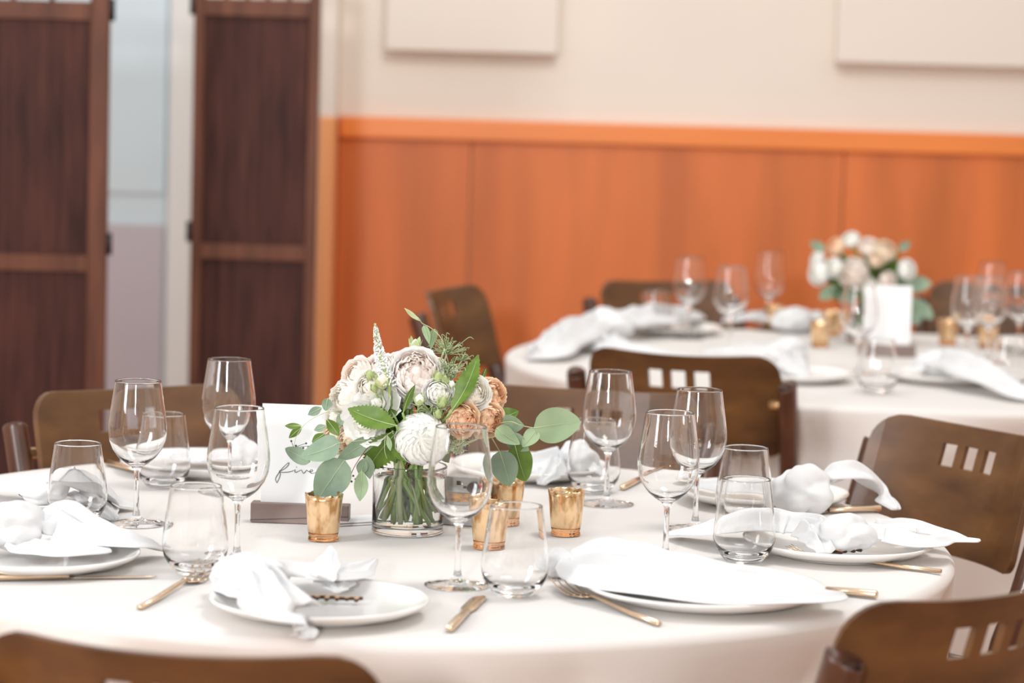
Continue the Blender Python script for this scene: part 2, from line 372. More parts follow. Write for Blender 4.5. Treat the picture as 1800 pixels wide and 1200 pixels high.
# ------------------------------------------------------------------ chairs
def back_mesh():
    w, H, th, cr = .44, .225, .011, .055
    us = sorted(set([round(x, 5) for x in [-.22, -.217, -.212, -.205, -.195, -.18, -.16, -.135, -.11, -.09] + [.22, .217, .212, .205, .195, .18, .16, .135, .11, .09]]
                    + [-.0705, -.0365, -.017, .017, .0365, .0705, -.053, .053, 0]))
    vs_ = [0, .04, .08, .12, .150, .157, .183, .190, .2, .212, .225]
    hole = lambda u, v: any(abs(u - c) < .0165 for c in (-.0535, 0, .0535)) and .150 < v < .190
    zt = lambda u: H - (cr - math.sqrt(max(0, cr * cr - max(0, abs(u) - (.22 - cr)) ** 2))) + .010 * (u / .22) ** 2
    zb = lambda u: (.03 - math.sqrt(max(0, .03 * .03 - max(0, abs(u) - .19) ** 2)))
    def pos(u, v, s):
        z = v if v <= .19 else .19 + (v - .19) * (zt(u) - .19) / .035
        if v <= .12: z = zb(u) + v * (.12 - zb(u)) / .12
        if zt(u) < .19 and v > .12: z = .12 + (v - .12) * (zt(u) - .12) / .105
        y = .055 * (u / .22) ** 2 - (z - .225) * .27 + (.004 * math.sin(z * 14))
        nx = -2 * .055 * u / .22 ** 2; nl = math.hypot(nx, 1)
        return Vector((u + s * th / 2 * nx / nl, y + s * th / 2 / nl, z - H))
    m = MB(); nu, nv = len(us), len(vs_)
    idx = lambda s, i, j: s * nu * nv + i * nv + j
    for s in (-1, 1):
        for u in us:
            for v in vs_: m.v.append(pos(u, v, s))
    solid = lambda i, j: 0 <= i < nu - 1 and 0 <= j < nv - 1 and not hole((us[i] + us[i + 1]) / 2, (vs_[j] + vs_[j + 1]) / 2)
    for i in range(nu - 1):
        for j in range(nv - 1):
            if not solid(i, j): continue
            A = [(i, j), (i + 1, j), (i + 1, j + 1), (i, j + 1)]
            m.f.append(tuple(idx(0, *q) for q in A)); m.f.append(tuple(idx(1, *q) for q in reversed(A)))
            for (di, dj), (p, q) in (((0, -1), (A[0], A[1])), ((1, 0), (A[1], A[2])), ((0, 1), (A[2], A[3])), ((-1, 0), (A[3], A[0]))):
                if not solid(i + di, j + dj): m.f.append((idx(0, *q), idx(0, *p), idx(1, *p), idx(1, *q)))
    return m
ZB = .855
def make_chair(label, group):
    r = thing('dining_chair', label, 'chair', (0, 0, 0), 0, group)
    bm_ = back_mesh(); bm_.v = [q + Vector((0, -.24, ZB)) for q in bm_.v]
    o = bm_.obj('backrest', 'chair_wood', r, world=False, fix=True, bevel=.004)
    for s in (-1, 1):
        pts = spline([(s * .243, -.207, .800), (s * .243, -.200, .780), (s * .238, -.14, .60), (s * .228, -.10, .47), (s * .218, -.13, .25), (s * .218, -.23, .0)], 30)
        MB().tube(pts, [.006, .017, .023, .026] + [.027] * 20 + [.025, .023, .021, .019, .018, .017, .016], 12, flat=.8, upv=(1, 0, 0)).obj('leg', 'chair_dark', r, world=False)
        MB().tube([(s * .200, -.185, .752), (s * .245, -.187, .754)], .0105, 10).obj('dowel', 'brass', r, world=False)
        MB().tube(spline([(s * .19, .20, .44), (s * .20, .23, .2), (s * .205, .25, 0)], 8), .016, 10).obj('leg', 'chair_dark', r, world=False)
        MB().tube([(s * .20, .22, .22), (s * .213, -.12, .26)], .010, 8).obj('stretcher', 'chair_dark', r, world=False)
    m = MB(); prof = []
    for k in range(40):
        a = 2 * math.pi * k / 40; c, s_ = math.cos(a), math.sin(a); e = .45
        prof.append((math.copysign(abs(c) ** e, c) * (.205 + .012 * s_), math.copysign(abs(s_) ** e, s_) * .205 + .06))
    for z, k in ((.438, .97), (.442, 1), (.452, 1), (.456, .97)): m.v += [Vector((x * k, y * k, z + .012 * (y - .06) / .2)) for x, y in prof]
    for j in range(3):
        for i in range(40): m.f.append((j * 40 + i, j * 40 + (i + 1) % 40, (j + 1) * 40 + (i + 1) % 40, (j + 1) * 40 + i))
    m.f.append(tuple(range(39, -1, -1))); m.f.append(tuple(120 + i for i in range(40)))
    m.obj('seat', 'chair_seat', r, world=False)
    MB().tube([(-.213, -.09, .47), (.213, -.09, .47)], .011, 8).obj('stretcher', 'chair_dark', r, world=False)
    return r
def chair_at(first, px, py, label, group, tgt=None, yaw=None, zb=None):
    p = onz(px, py, zb or ZB); d = Vector((tgt[0] - p.x, tgt[1] - p.y)) if tgt else None
    rz = math.atan2(d.y, d.x) - math.pi / 2 + (yaw or 0)
    q = p - Matrix.Rotation(rz, 3, 'Z') @ Vector((0, -.24, 0)); q.z = 0
    if first is None:
        c = make_chair(label, group); c.location = q; c.rotation_euler = (0, 0, rz); return c
    return copy_thing(first, q, rz, label, group)
g1, g2 = 'wooden chairs around the near table', 'wooden chairs around the farther table'
c0 = chair_at(None, 285, 1150, 'wooden chair with its wavy back cut by the bottom of the picture, lower left', g1, T1, R(-6))
chair_at(c0, 1765, 1046, 'wooden chair in the lower right corner, top edge shining, seen from behind', g1, T1, R(3))
chair_at(c0, 1722, 752, 'wooden chair at the right of the near table, cut-outs showing pale cloth', g1, T1, R(0))
chair_at(c0, 1045, 686, 'wooden chair right behind the flower vase, its back mostly plain dark', g1, T1, R(4))
chair_at(c0, 222, 683, 'wooden chair at the far left of the near table, below the dark screen', g1, T1, R(4))
chair_at(c0, 1190, 634, 'wooden chair seen from behind, tucked at the farther table, three pale cut-outs', g2, T2, R(12), ZB - .012)
chair_at(c0, 770, 509, 'wooden chair turned sideways against the orange wall left of the farther table', g2, T2, R(12))
chair_at(c0, 1160, 494, 'wooden chair behind the farther table, beside the wine glasses at its left', g2, T2)
chair_at(c0, 1765, 500, 'wooden chair behind the farther table, right of the farther flowers', g2, T2)
#@@PART2
# ------------------------------------------------------------------ glassware
TZ = .75
def wine_mesh():
    o = [(0, 0), (.0455, .0), (.0462, .0012), (.045, .0022), (.030, .0042), (.012, .0075), (.0062, .014), (.0044, .024), (.0038, .045), (.0038, .068), (.0046, .082), (.0085, .0895),
         (.018, .0955), (.029, .1045), (.038, .117), (.0438, .131), (.0458, .145), (.0452, .158), (.0425, .178), (.0392, .200), (.0364, .2195), (.0361, .2218), (.0359, .2234), (.0356, .2240), (.0353, .2242)]
    i = [(.0350, .2240), (.0347, .2234), (.0349, .2218), (.0352, .2195), (.0380, .200), (.0413, .178), (.0440, .158), (.0446, .145), (.0426, .1315), (.0368, .118), (.0278, .1062), (.016, .0980), (.006, .0945), (0, .0940)]
    return MB().lathe(o + i, 56)
def tumbler_mesh():
    o = [(0, 0), (.024, 0), (.0275, .0015), (.0365, .012), (.0435, .024), (.0465, .036), (.0462, .050), (.0438, .070), (.0402, .095), (.0366, .1205), (.0363, .1230), (.0361, .1244), (.0358, .1250), (.0355, .1252)]
    i = [(.0352, .1250), (.0349, .1244), (.0351, .1230), (.0354, .1205), (.0390, .095), (.0426, .070), (.0450, .050), (.0452, .036), (.0420, .025), (.034, .0160), (.020, .0115), (0, .0105)]
    return MB().lathe(o + i, 56)
WG = wine_mesh().mesh('wine_glass', 'glass'); TG = tumbler_mesh().mesh('tumbler', 'glass')
def fixn(me):
    b = bmesh.new(); b.from_mesh(me); bmesh.ops.remove_doubles(b, verts=b.verts, dist=1e-6); bmesh.ops.recalc_face_normals(b, faces=b.faces); b.to_mesh(me); b.free()
fixn(WG); fixn(TG)
gw1, gw2 = 'wine glasses on the near table', 'wine glasses on the farther table'
gt1, gt2 = 'stemless tumblers on the near table', 'tumblers on the farther table'
def glassware(kind, px, py, label, group, s=1.0):
    h = .2242 if kind == 'wine_glass' else .1252
    p = onz(px, py, TZ + h * s); o = link(kind, WG if kind == 'wine_glass' else TG)
    o.location = (p.x, p.y, TZ + .0004); o.scale = (s, s, s)
    return tag(o, label, 'wine glass' if kind == 'wine_glass' else 'tumbler', group)
for px, py, lab in ((243, 669, 'wine glass in front of the lone tumbler near the left chair'), (403, 631, 'taller looking wine glass with its rim highest at the left, against the dark screen'),
                    (421, 716, 'wine glass overlapping the left edge of the white number card'), (811, 749, 'wine glass standing in front of the gold votives, nearest the camera'),
                    (1073, 652, 'wine glass alone behind the votive at the right of the flowers'), (1178, 724, 'front glass of the two overlapping wine glasses at the right'),
                    (1230, 684, 'rear glass of the two overlapping wine glasses at the right')):
    glassware('wine_glass', px, py, lab, gw1)
for px, py, lab in ((137, 778, 'tumbler in front of the napkin at the left end of the near table'), (288, 727, 'tumbler seen behind and right of the leftmost wine glass'),
                    (345, 853, 'tumbler beside the fork and napkin in the front left'), (908, 888, 'tumbler in front of the votives, right of the nearest wine glass'),
                    (1312, 841, 'front tumbler of the overlapping pair at the right'), (1311, 786, 'rear tumbler of the overlapping pair at the right'),
                    (1046, 738, 'tumbler behind the stem of the glass right of the flowers')):
    glassware('tumbler', px, py, lab, gt1)
for px, py, lab in ((1214, 452, 'wine glass at the left end of the farther table, by the napkins'), (1287, 469, 'wine glass in the middle of the three at the left of the farther table'),
                    (1355, 443, 'wine glass of the farther table standing nearest its flowers on the left'), (1512, 500, 'wine glass overlapping the left edge of the farther number card'),
                    (1705, 487, 'wine glass right of the farther flowers, first of the cluster'), (1746, 461, 'wine glass with the highest rim at the right of the farther table'),
                    (1742, 486, 'wine glass partly hidden in the cluster right of the farther flowers'), (1796, 478, 'wine glass cut by the right edge of the picture')):
    glassware('wine_glass', px, py, lab, gw2)
for px, py, lab in ((1156, 511, 'tumbler at the left end of the farther table behind the napkins'), (1545, 596, 'tumbler in front of the farther number card'),
                    (1775, 592, 'tumbler at the right of the farther table above the long napkin')):
    glassware('tumbler', px, py, lab, gt2)
# ------------------------------------------------------------------ votives
def make_votive(label, group):
    r = thing('votive_holder', label, 'candle holder', (0, 0, 0), 0, group)
    m = MB(); n = 48; prof = [(.0228, .0125), (.0238, .014), (.0262, .04), (.0282, .062), (.0294, .071)]
    inn = [(.0278, .0705), (.0268, .062), (.0248, .04), (.022, .016), (0, .0155)]
    m.lathe([(0, .0125)] + prof + inn, n)
    for k, q in enumerate(m.v):
        if q.z > .069:
            a = math.atan2(q.y, q.x); q.z += .0012 * math.sin(9 * a) + .0006 * math.sin(17 * a + 1)
    m.obj('cup', 'mercury', r, world=False, fix=True)
    MB().lathe([(0, 0), (.0215, 0), (.0232, .0012), (.0226, .006), (.0212, .0072), (.0226, .0085), (.0230, .0122), (0, .0122)], 48).obj('foot', 'amber_glass', r, world=False, fix=True)
    MB().lathe([(.0267, .052), (.0276, .062), (.0288, .0708), (.0284, .0708), (.0272, .062), (.0263, .052)], 48).obj('inner_lining', 'mercury_in', r, world=False, fix=True)
    MB().lathe([(0, .0155), (.019, .0155), (.019, .030), (0, .030)], 24).obj('candle', 'candle', r, world=False)
    return r
v0 = None
for px, py, lab, g in ((568, 949, 'gold votive holder in front of the card stand, under the round leaf', 1), (994, 940, 'gold votive holder standing alone at the right of the flowers', 1),
                       (858, 963, 'gold votive holder behind the nearest wine glass, front one of two', 1), (889, 921, 'gold votive holder behind the hanging leaves right of the vase', 1),
                       (1441, 610, 'gold votive left of the farther vase, front one', 2), (1462, 590, 'gold votive tucked right beside the farther vase', 2),
                       (1360, 580, 'gold votive behind the napkin left of the farther vase', 2), (1665, 606, 'gold votive right of the farther number card', 2), (1735, 612, 'gold votive among the glasses at the right of the farther table', 2)):
    p = onz(px, py); p.z = TZ
    grp = 'gold votive holders on the near table' if g == 1 else 'gold votive holders on the farther table'
    if v0 is None: v0 = make_votive(lab, grp); v0.location = p
    else: copy_thing(v0, p, random.uniform(0, 6), lab, grp)
# ------------------------------------------------------------------ plates
def plate_mesh(D):
    r = D / 2
    m = MB().lathe([(0, .004), (r * .58, .004), (r * .60, 0), (r * .64, 0), (r * .66, .004), (r * .86, .009), (r * .97, .017), (r * .998, .0205), (r, .0225), (r * .992, .0240), (r * .96, .0215), (r * .85, .0130), (r * .68, .0085), (0, .0078)], 80)
    me = m.mesh('plate', 'china'); fixn(me); return me
PM, PL = plate_mesh(.29), plate_mesh(.335)
def plate(px, py, label, group, me=None):
    p = onz(px, py, TZ + .022); o = link('dinner_plate', me or PM); o.location = (p.x, p.y, TZ + .0003); return tag(o, label, 'plate', group)
gp1, gp2 = 'white dinner plates on the near table', 'white dinner plates on the farther table'
plate(562, 1050, 'white plate in front under the napkin with the upright corner', gp1)
plate(1236, 1026, 'large white plate in front at the right of the nearest glasses', gp1, PL)
plate(1473, 949, 'white plate with the dark wooden tag, at the right end of the table', gp1)
plate(1342, 862, 'white plate at the back right under the big napkin knot', gp1)
plate(930, 815, 'white plate behind the vase and hanging leaves', gp1)
plate(357, 808, 'white plate at the back left behind the wine glasses', gp1)
plate(18, 868, 'white plate at the far left with the wooden tag', gp1)
plate(66, 968, 'white plate at the left edge of the picture, in front', gp1)
plate(1180, 572, 'white plate under the napkins at the left of the farther table', gp2)
plate(1395, 652, 'white plate at the front edge of the farther table, by the chair', gp2)
plate(1660, 655, 'white plate under the long napkin of the farther table', gp2)
plate(1400, 562, 'white plate at the back of the farther table, left of the flowers', gp2)
plate(1830, 600, 'white plate cut by the right edge of the picture on the farther table', gp2)
# ------------------------------------------------------------------ napkins
def ribbon(pts, n=32, mcs=20, seed=0, pleat=3.0, amp=.46, res=1.0):
    """pts: (point, half width, thickness); returns a closed softly pleated strip of cloth"""
    c = spline([p[0] for p in pts], n); hw = interp([p[1] for p in pts], n); th = interp([p[2] for p in pts], n); m = MB()
    for i in range(n + 1):
        t = c[min(i + 1, n)] - c[max(i - 1, 0)]; t.normalize()
        sd = t.cross(Vector((0, 0, 1))); sd = sd.normalized() if sd.length > .05 else Vector((1, 0, 0)); nn = sd.cross(t).normalized()
        if nn.z < 0: nn = -nn
        for k in range(mcs):
            s = -1 + 2 * k / (mcs - 1)
            w = amp * math.sin(pleat * math.pi * s + seed * 1.7 + 2.2 * i / n) + .5 * amp * math.sin(pleat * 2.3 * s * math.pi + seed + i * .21)
            nz = noise.noise(Vector((c[i].x * 22 + s * 1.3 + seed, c[i].y * 22, s * 1.1 + i * .12))) * .35
            h = th[i] * (max(0, 1 - abs(s) ** 2.6) * (1 + w + nz)) + .0012
            m.v.append(c[i] + sd * s * hw[i] * (1 + .10 * math.sin(i * .55 + seed + (2 if s > 0 else 0))) + nn * h)
        for k in range(mcs):
            s = 1 - 2 * k / (mcs - 1)
            m.v.append(c[i] + sd * s * hw[i] * .97 * (1 + .10 * math.sin(i * .55 + seed + (2 if s > 0 else 0))) - nn * .0004)
    N = 2 * mcs
    for i in range(n):
        for k in range(N): m.f.append((i * N + k, i * N + (k + 1) % N, (i + 1) * N + (k + 1) % N, (i + 1) * N + k))
    m.f.append(tuple(range(N - 1, -1, -1))); m.f.append(tuple(n * N + k for k in range(N)))
    return m
def knot(c, r, seed, rz=0):
    rot = Matrix.Rotation(rz, 3, 'Z'); c = Vector(c)
    def fn(d):
        a = math.atan2(d.z, d.x); sw = math.sin(3.0 * a + 2.6 * d.y + seed) * .075 + math.sin(7 * d.y + 2 * a + seed * 2) * .035
        fo = abs(math.sin(1.6 * a + 1.4 * d.y + seed * .7)); crease = -.10 * max(0, 1 - fo * 3.5)
        return 1 + sw + crease + .13 * noise.noise(d * 2.2 + Vector((seed, 0, 0)))
    m = MB().ball((0, 0, 0), r, 40, 24, fn); m.v = [rot @ q + c for q in m.v]; return m
def PX(px, py, h): return onz(px, py, TZ + h)
gn1, gn2 = 'knotted white napkins on the near table', 'knotted white napkins on the farther table'
def napkin(label, group, kn, tails, seed=0, sub=1):
    base = PX(kn[0], kn[1], 0); r = thing('napkin', label, 'napkin', (base.x, base.y, TZ), 0, group)
    knot(PX(kn[0], kn[1], kn[2]), kn[3], seed, kn[4] if len(kn) > 4 else 0).obj('knot', 'linen', r, fix=True, sub=sub)
    for j, tl in enumerate(tails):
        pts = [(PX(a, b, h), w, t) for a, b, h, w, t in tl]
        ribbon(pts, seed=seed + j * 3.1, pleat=2 + (j + seed) % 2).obj('tail', 'linen', r, fix=True, sub=sub)
    return r
napkin('napkin in front with one pointed corner standing up and a tail hanging off the plate', gn1, (438, 1012, .038, (.050, .036, .030), .2), [
    [(455, 1018, .040, .030, .018), (476, 1045, .042, .040, .018), (495, 1072, .036, .052, .012), (512, 1095, .020, .046, .008), (530, 1112, .008, .030, .005), (546, 1124, .003, .006, .002)],
    [(395, 1010, .025, .020, .02), (408, 1036, .024, .025, .014), (440, 1050, .022, .018, .008)],
    [(470, 1008, .040, .022, .016), (530, 1008, .036, .034, .012), (590, 1012, .034, .040, .010), (630, 1000, .034, .026, .006), (660, 984, .034, .004, .002)],
    [(560, 1018, .036, .030, .008), (572, 998, .050, .026, .008), (580, 978, .064, .012, .004), (582, 960, .076, .002, .001)],
    [(585, 1015, .030, .034, .008), (592, 1030, .024, .022, .004), (592, 1042, .020, .003, .002)]], 1)
napkin('napkin laid out flat and creased across the large front plate', gn1, (985, 990, .020, (.030, .026, .020), .5), [
    [(1000, 995, .024, .030, .012), (1060, 1010, .024, .075, .020), (1150, 1024, .024, .100, .020), (1250, 1036, .024, .100, .017), (1360, 1044, .024, .080, .013), (1440, 1048, .022, .046, .008), (1482, 1044, .020, .004, .002)],
    [(1000, 985, .024, .022, .010), (1080, 984, .026, .045, .022), (1160, 994, .026, .050, .018), (1260, 1006, .024, .045, .012), (1330, 1012, .02, .01, .003)]], 2)
napkin('napkin on the right end plate, knotted above the dark wooden tag', gn1, (1482, 938, .040, (.050, .034, .029), .1), [
    [(1450, 938, .036, .026, .016), (1400, 930, .034, .050, .018), (1330, 924, .036, .062, .020), (1250, 935, .020, .050, .012), (1180, 940, .004, .018, .004)],
    [(1425, 940, .034, .034, .020), (1440, 955, .026, .026, .012), (1450, 972, .020, .012, .004)],
    [(1515, 940, .034, .028, .014), (1560, 945, .030, .044, .012), (1620, 955, .028, .036, .008), (1670, 950, .028, .020, .004), (1724, 952, .030, .008, .002)],
    [(1540, 930, .034, .02, .012), (1600, 930, .030, .032, .010), (1660, 940, .026, .018, .006), (1700, 948, .026, .004, .002)]], 3)
napkin('napkin with the largest round knot, tail curling down toward the right chair', gn1, (1412, 862, .046, (.050, .042, .042), .0), [
    [(1452, 852, .040, .018, .014), (1480, 838, .058, .030, .016), (1515, 842, .052, .034, .014), (1548, 872, .022, .026, .010), (1576, 897, .004, .010, .003)],
    [(1455, 850, .045, .012, .010), (1480, 832, .062, .016, .010), (1500, 818, .072, .008, .004)],
    [(1375, 868, .030, .024, .016), (1330, 862, .026, .046, .014), (1270, 858, .024, .040, .010), (1215, 852, .022, .014, .004)]], 4)
napkin('napkin on the plate at the left edge, tail lying toward the lone tumbler and fork', gn1, (18, 925, .050, (.050, .046, .036), .0), [
    [(60, 935, .040, .026, .014), (105, 936, .036, .060, .034), (165, 948, .030, .056, .022), (230, 955, .026, .036, .012), (290, 970, .006, .012, .003)],
    [(30, 955, .028, .034, .010), (70, 965, .024, .048, .008), (130, 968, .024, .044, .006), (195, 968, .022, .01, .003)],
    [(-20, 950, .03, .03, .012), (-60, 970, .02, .02, .006)]], 5)
napkin('napkin peaked behind the leftmost tumbler, beside the wooden tag', gn1, (78, 858, .034, (.042, .034, .026), .3), [
    [(95, 855, .034, .024, .016), (122, 842, .060, .030, .014), (150, 858, .040, .044, .016), (190, 880, .016, .044, .012), (238, 892, .004, .010, .003)],
    [(60, 858, .030, .026, .014), (20, 856, .028, .030, .012), (-40, 856, .02, .02, .006)],
    [(150, 870, .020, .034, .016), (180, 898, .006, .026, .008), (200, 915, .003, .006, .002)]], 6)
napkin('napkin at the back left, hump showing between the glasses and the number card', gn1, (432, 800, .034, (.040, .034, .034), .0), [
    [(410, 806, .028, .028, .012), (360, 806, .024, .046, .010), (300, 808, .022, .02, .006)],
    [(450, 800, .03, .026, .012), (480, 808, .026, .034, .010), (520, 812, .02, .01, .004)]], 7)
napkin('napkin behind the vase at the right, above the lone votive', gn1, (1015, 808, .038, (.036, .034, .034), .0), [
    [(985, 812, .032, .030, .018), (945, 820, .026, .046, .018), (900, 826, .022, .040, .012), (865, 826, .02, .01, .004)],
    [(975, 822, .026, .028, .016), (960, 838, .018, .026, .010), (950, 852, .006, .008, .003)],
    [(1030, 815, .03, .02, .012), (1050, 830, .02, .016, .008), (1062, 842, .01, .006, .003)]], 8)
# farther table
napkin('big heap of napkin hanging over the left edge of the farther table', gn2, (1065, 572, .050, (.075, .060, .045), .0), [
    [(1040, 580, .040, .060, .030), (1000, 596, .034, .070, .030), (962, 622, .016, .060, .024), (938, 650, -.030, .030, .012)],
    [(1090, 572, .040, .060, .030), (1150, 566, .040, .070, .030), (1205, 560, .036, .04, .02), (1235, 560, .03, .01, .006)],
    [(1060, 600, .02, .050, .02), (1090, 618, .010, .060, .020), (1180, 630, .006, .050, .012), (1240, 632, .003, .01, .003)]], 9, 0)
napkin('napkin at the back of the farther table, left of its flowers', gn2, (1395, 562, .038, (.060, .046, .036), .0), [
    [(1420, 560, .03, .04, .02), (1440, 558, .02, .02, .01)], [(1370, 562, .03, .04, .02), (1320, 562, .02, .05, .016), (1270, 566, .01, .01, .006)]], 10, 0)
napkin('bright napkin at the front of the farther table, by the back of the chair', gn2, (1385, 618, .044, (.052, .046, .036), .0), [
    [(1360, 625, .034, .04, .018), (1300, 622, .022, .05, .016), (1240, 622, .01, .02, .008)], [(1390, 635, .03, .04, .016), (1400, 652, .024, .03, .01), (1415, 662, .02, .01, .004)]], 11, 0)
napkin('long napkin sweeping off the farther table toward the right edge of the picture', gn2, (1648, 640, .040, (.055, .046, .036), .0), [
    [(1665, 645, .040, .050, .030), (1700, 655, .040, .060, .030), (1745, 672, .030, .050, .022), (1800, 698, .01, .036, .014), (1840, 720, -.02, .01, .005)],
    [(1630, 650, .03, .03, .014), (1600, 655, .02, .02, .006)]], 12, 0)
# ------------------------------------------------------------------ cutlery
def frame2(a, b):
    d = (b - a); d.z = 0; rz = math.atan2(d.y, d.x); return d.length, rz
gc = 'matte gold cutlery on the near table'
def fork(px0, py0, px1, py1, label, h=.0):
    a, b = onz(px0, py0, TZ), onz(px1, py1, TZ + .008); L, rz = frame2(a, b)
    r = thing('fork', label, 'fork', (a.x, a.y, TZ + h), rz, gc); k = L / .20
    P = lambda x, y, z: (x * k, y * k, z)
    MB().tube([P(0, 0, .0036), P(.05, 0, .0042), P(.10, 0, .0075), P(.125, 0, .0085), P(.138, 0, .005)], [.0046, .0050, .0044, .0032, .0034], 8, flat=.75, upv=(0, 0, 1)).obj('handle', 'gold', r, world=False)
    m = MB(); n = 8; zs = lambda x: .0045 - .0035 * math.sin((x - .132) / .03 * math.pi / 2 * 1.0) + max(0, x - .155) ** 2 * 5.5 if x < .30 else 0
    sec = [(.132, .003), (.138, .007), (.145, .0105), (.155, .0120)]
    for x, w in sec:
        for y in (-w, -w / 2, 0, w / 2, w):
            z = zs(x) + .0015 * (y / .012) ** 2 + .0012; m.v.append(Vector(P(x, y, z)))
    for x, w in sec:
        for y in (-w, -w / 2, 0, w / 2, w):
            z = zs(x) + .0015 * (y / .012) ** 2; m.v.append(Vector(P(x, y, z)))
    for i in range(3):
        for j in range(4):
            q = i * 5 + j; m.f.append((q, q + 5, q + 6, q + 1)); m.f.append((q + 20, q + 21, q + 26, q + 25))
    ring = [0, 1, 2, 3, 4, 9, 14, 19, 18, 17, 16, 15, 10, 5]
    for i in range(14): u, v = ring[i], ring[(i + 1) % 14]; m.f.append((u, v, v + 20, u + 20))
    m.obj('head', 'gold', r, world=False, fix=True)
    for y in (-.0102, -.0034, .0034, .0102):
        pts = [P(x, y * (1 - .0 * i), zs(x) + .0006 + .0012 * (y / .012) ** 2) for i, x in enumerate((.153, .162, .172, .182, .192, .200))]
        MB().tube(pts, [.0019, .0018, .0017, .0015, .0012, .0006], 6, flat=.7, upv=(0, 0, 1)).obj('tine', 'gold', r, world=False)
    return r
def knife(px0, py0, px1, py1, label, hl=.45, h=0, bw=.008):
    a, b = onz(px0, py0, TZ), onz(px1, py1, TZ); L, rz = frame2(a, b)
    r = thing('knife', label, 'knife', (a.x, a.y, TZ + h), rz, gc); H = L * hl
    MB().tube([(0, 0, .0058), (.002, 0, .0058), (H * .5, 0, .0058), (H, 0, .0050)], [.0050, .0062, .0060, .0050], 8, flat=.95, upv=(0, 0, 1)).obj('handle', 'gold', r, world=False)
    m = MB(); n = 12
    for i in range(n + 1):
        t = i / n; x = H + (L - H) * t; w = bw * (.35 + .65 * min(1, t * 4)) * math.sqrt(max(0, 1 - max(0, (t - .72) / .28) ** 2)) + .0003
        for y, z in ((-w * .5, .0022), (w, .0018), (w, .0028), (-w * .5, .0034)): m.v.append(Vector((x, y, z)))
    for i in range(n):
        for k in range(4): m.f.append((i * 4 + k, i * 4 + (k + 1) % 4, i * 4 + 4 + (k + 1) % 4, i * 4 + 4 + k))
    m.f += [(3, 2, 1, 0), tuple(n * 4 + k for k in range(4))]
    m.obj('blade', 'gold', r, world=False, fix=True); return r
fork(246, 1072, 368, 998, 'gold fork leaning up beside the tumbler at the front left')
fork(1158, 1101, 980, 1024, 'gold fork in front of the large plate, tines toward the glasses')
fork(1654, 1008, 1385, 970, 'gold fork lying along the right end plate')
knife(-70, 1022, 275, 1016, 'gold knife along the left front plate, handle at the picture edge', .55)
knife(790, 1112, 850, 1050, 'gold knife pointing away, between the front plate and the fork', .5, bw=.014)
knife(1542, 1052, 1330, 1030, 'gold knife whose handle shows past the large front plate', .42, bw=.007)
knife(1548, 899, 1330, 905, 'gold knife whose pale handle shows behind the right end plate', .42)
knife(188, 818, 300, 846, 'gold knife beside the back left plate', .5)
knife(1094, 862, 1165, 826, 'gold knife at the back, between the lone glass and the right pair', .5)
# ------------------------------------------------------------------ wooden name tags (illegible script shapes seen edge-on)
def script_tag(px0, py0, px1, py1, z, label, loops, seed):
    a, b = onz(px0, py0, TZ + z), onz(px1, py1, TZ + z); L, rz = frame2(a, b)
    r = thing('wooden_tag', label, 'tag', (a.x, a.y, TZ + z), rz, 'dark wooden script tags on the plates'); rnd = random.Random(seed); pts = []
    n = loops * 12
    for i in range(n + 1):
        t = i / n; h = .010 + .006 * math.sin(t * loops * 1.9 + seed); an = t * loops * 2 * math.pi
        pts.append((L * t + .0045 * math.sin(an), h * .6 * math.cos(an), .0025))
    MB().tube(pts, .0021, 4, flat=1.1, upv=(0, 0, 1)).obj('script', 'tag_wood', r, world=False, smooth=False)
    pts = [(q[0], q[1], .0050) for q in pts]
    MB().tube(pts, .0016, 4, flat=.25, upv=(0, 0, 1)).obj('script_face', 'tag_edge', r, world=False, smooth=False)
    return r
script_tag(515, 1052, 636, 1057, .013, 'dark wooden script tag on the front plate below the upright napkin corner', 7, 1)
script_tag(1468, 974, 1512, 968, .014, 'dark wooden script tag peeking out under the napkin knot, right end plate', 4, 2)
script_tag(32, 872, 76, 874, .013, 'dark wooden script tag on the far left plate beside the peaked napkin', 3, 3)
# ------------------------------------------------------------------ number card on its stand
def sign(px, py, w, h, label, stand_w, text=True, z_rz=0):
    b = onz(px, py); r = thing('table_number', label, 'sign', (b.x, b.y, TZ), z_rz, 'number cards in wooden stands')
    s = MB().box((0, 0, .0155), (stand_w, .030, .031)).obj('stand', 'stand_wood', r, world=False, smooth=False, bevel=.0012)
    MB().tube([(-stand_w / 2, -.0153, .004), (stand_w / 2, -.0153, .014)], .0006, 4).obj('groove', 'ink', s, world=False, smooth=False)
    c = MB().box((0, 0, .022 + h / 2), (w, .0012, h)).obj('card', 'card', r, world=False, smooth=False)
    if text:
        # the word "five" in a thin connected script, 1 unit = 1 mm on the card
        st = [[(-38, -22), (-41, -14), (-36, -4), (-27, 8), (-18, 17), (-13, 20), (-15, 14), (-24, 6), (-34, 1), (-26, 0), (-14, 1), (-6, 3), (1, 6), (0, 2), (3, 1), (9, 4), (14, 6), (17, 1), (20, 0), (25, 6), (27, 5), (31, 3), (37, 4), (38, 7), (34, 7), (32, 3), (36, 0), (42, 1), (48, 4)],
              [(-38, -22), (-34, -14), (-31, -4), (-33, 4)], [(3, 11), (3.5, 11.6), (4.2, 11.2)]]
        for q in st:
            pts = spline([((x - 14) * .001 * .74, -.0011, .022 + h * .345 + y * .00078) for x, y in q], len(q) * 6)
            MB().tube(pts, [.00035 + .00022 * abs(math.sin(i * .13)) for i in range(len(pts))], 5, flat=.6, upv=(0, 1, 0)).obj('lettering', 'ink', r, world=False)
    return r
sign(528, 918, .127, .165, 'white number card reading five in a grey brown wooden stand, beside the vase', .155, True, R(-3))
sign(1558, 626, .122, .165, 'white number card on the farther table in front of the flowers', .150, False, R(2))
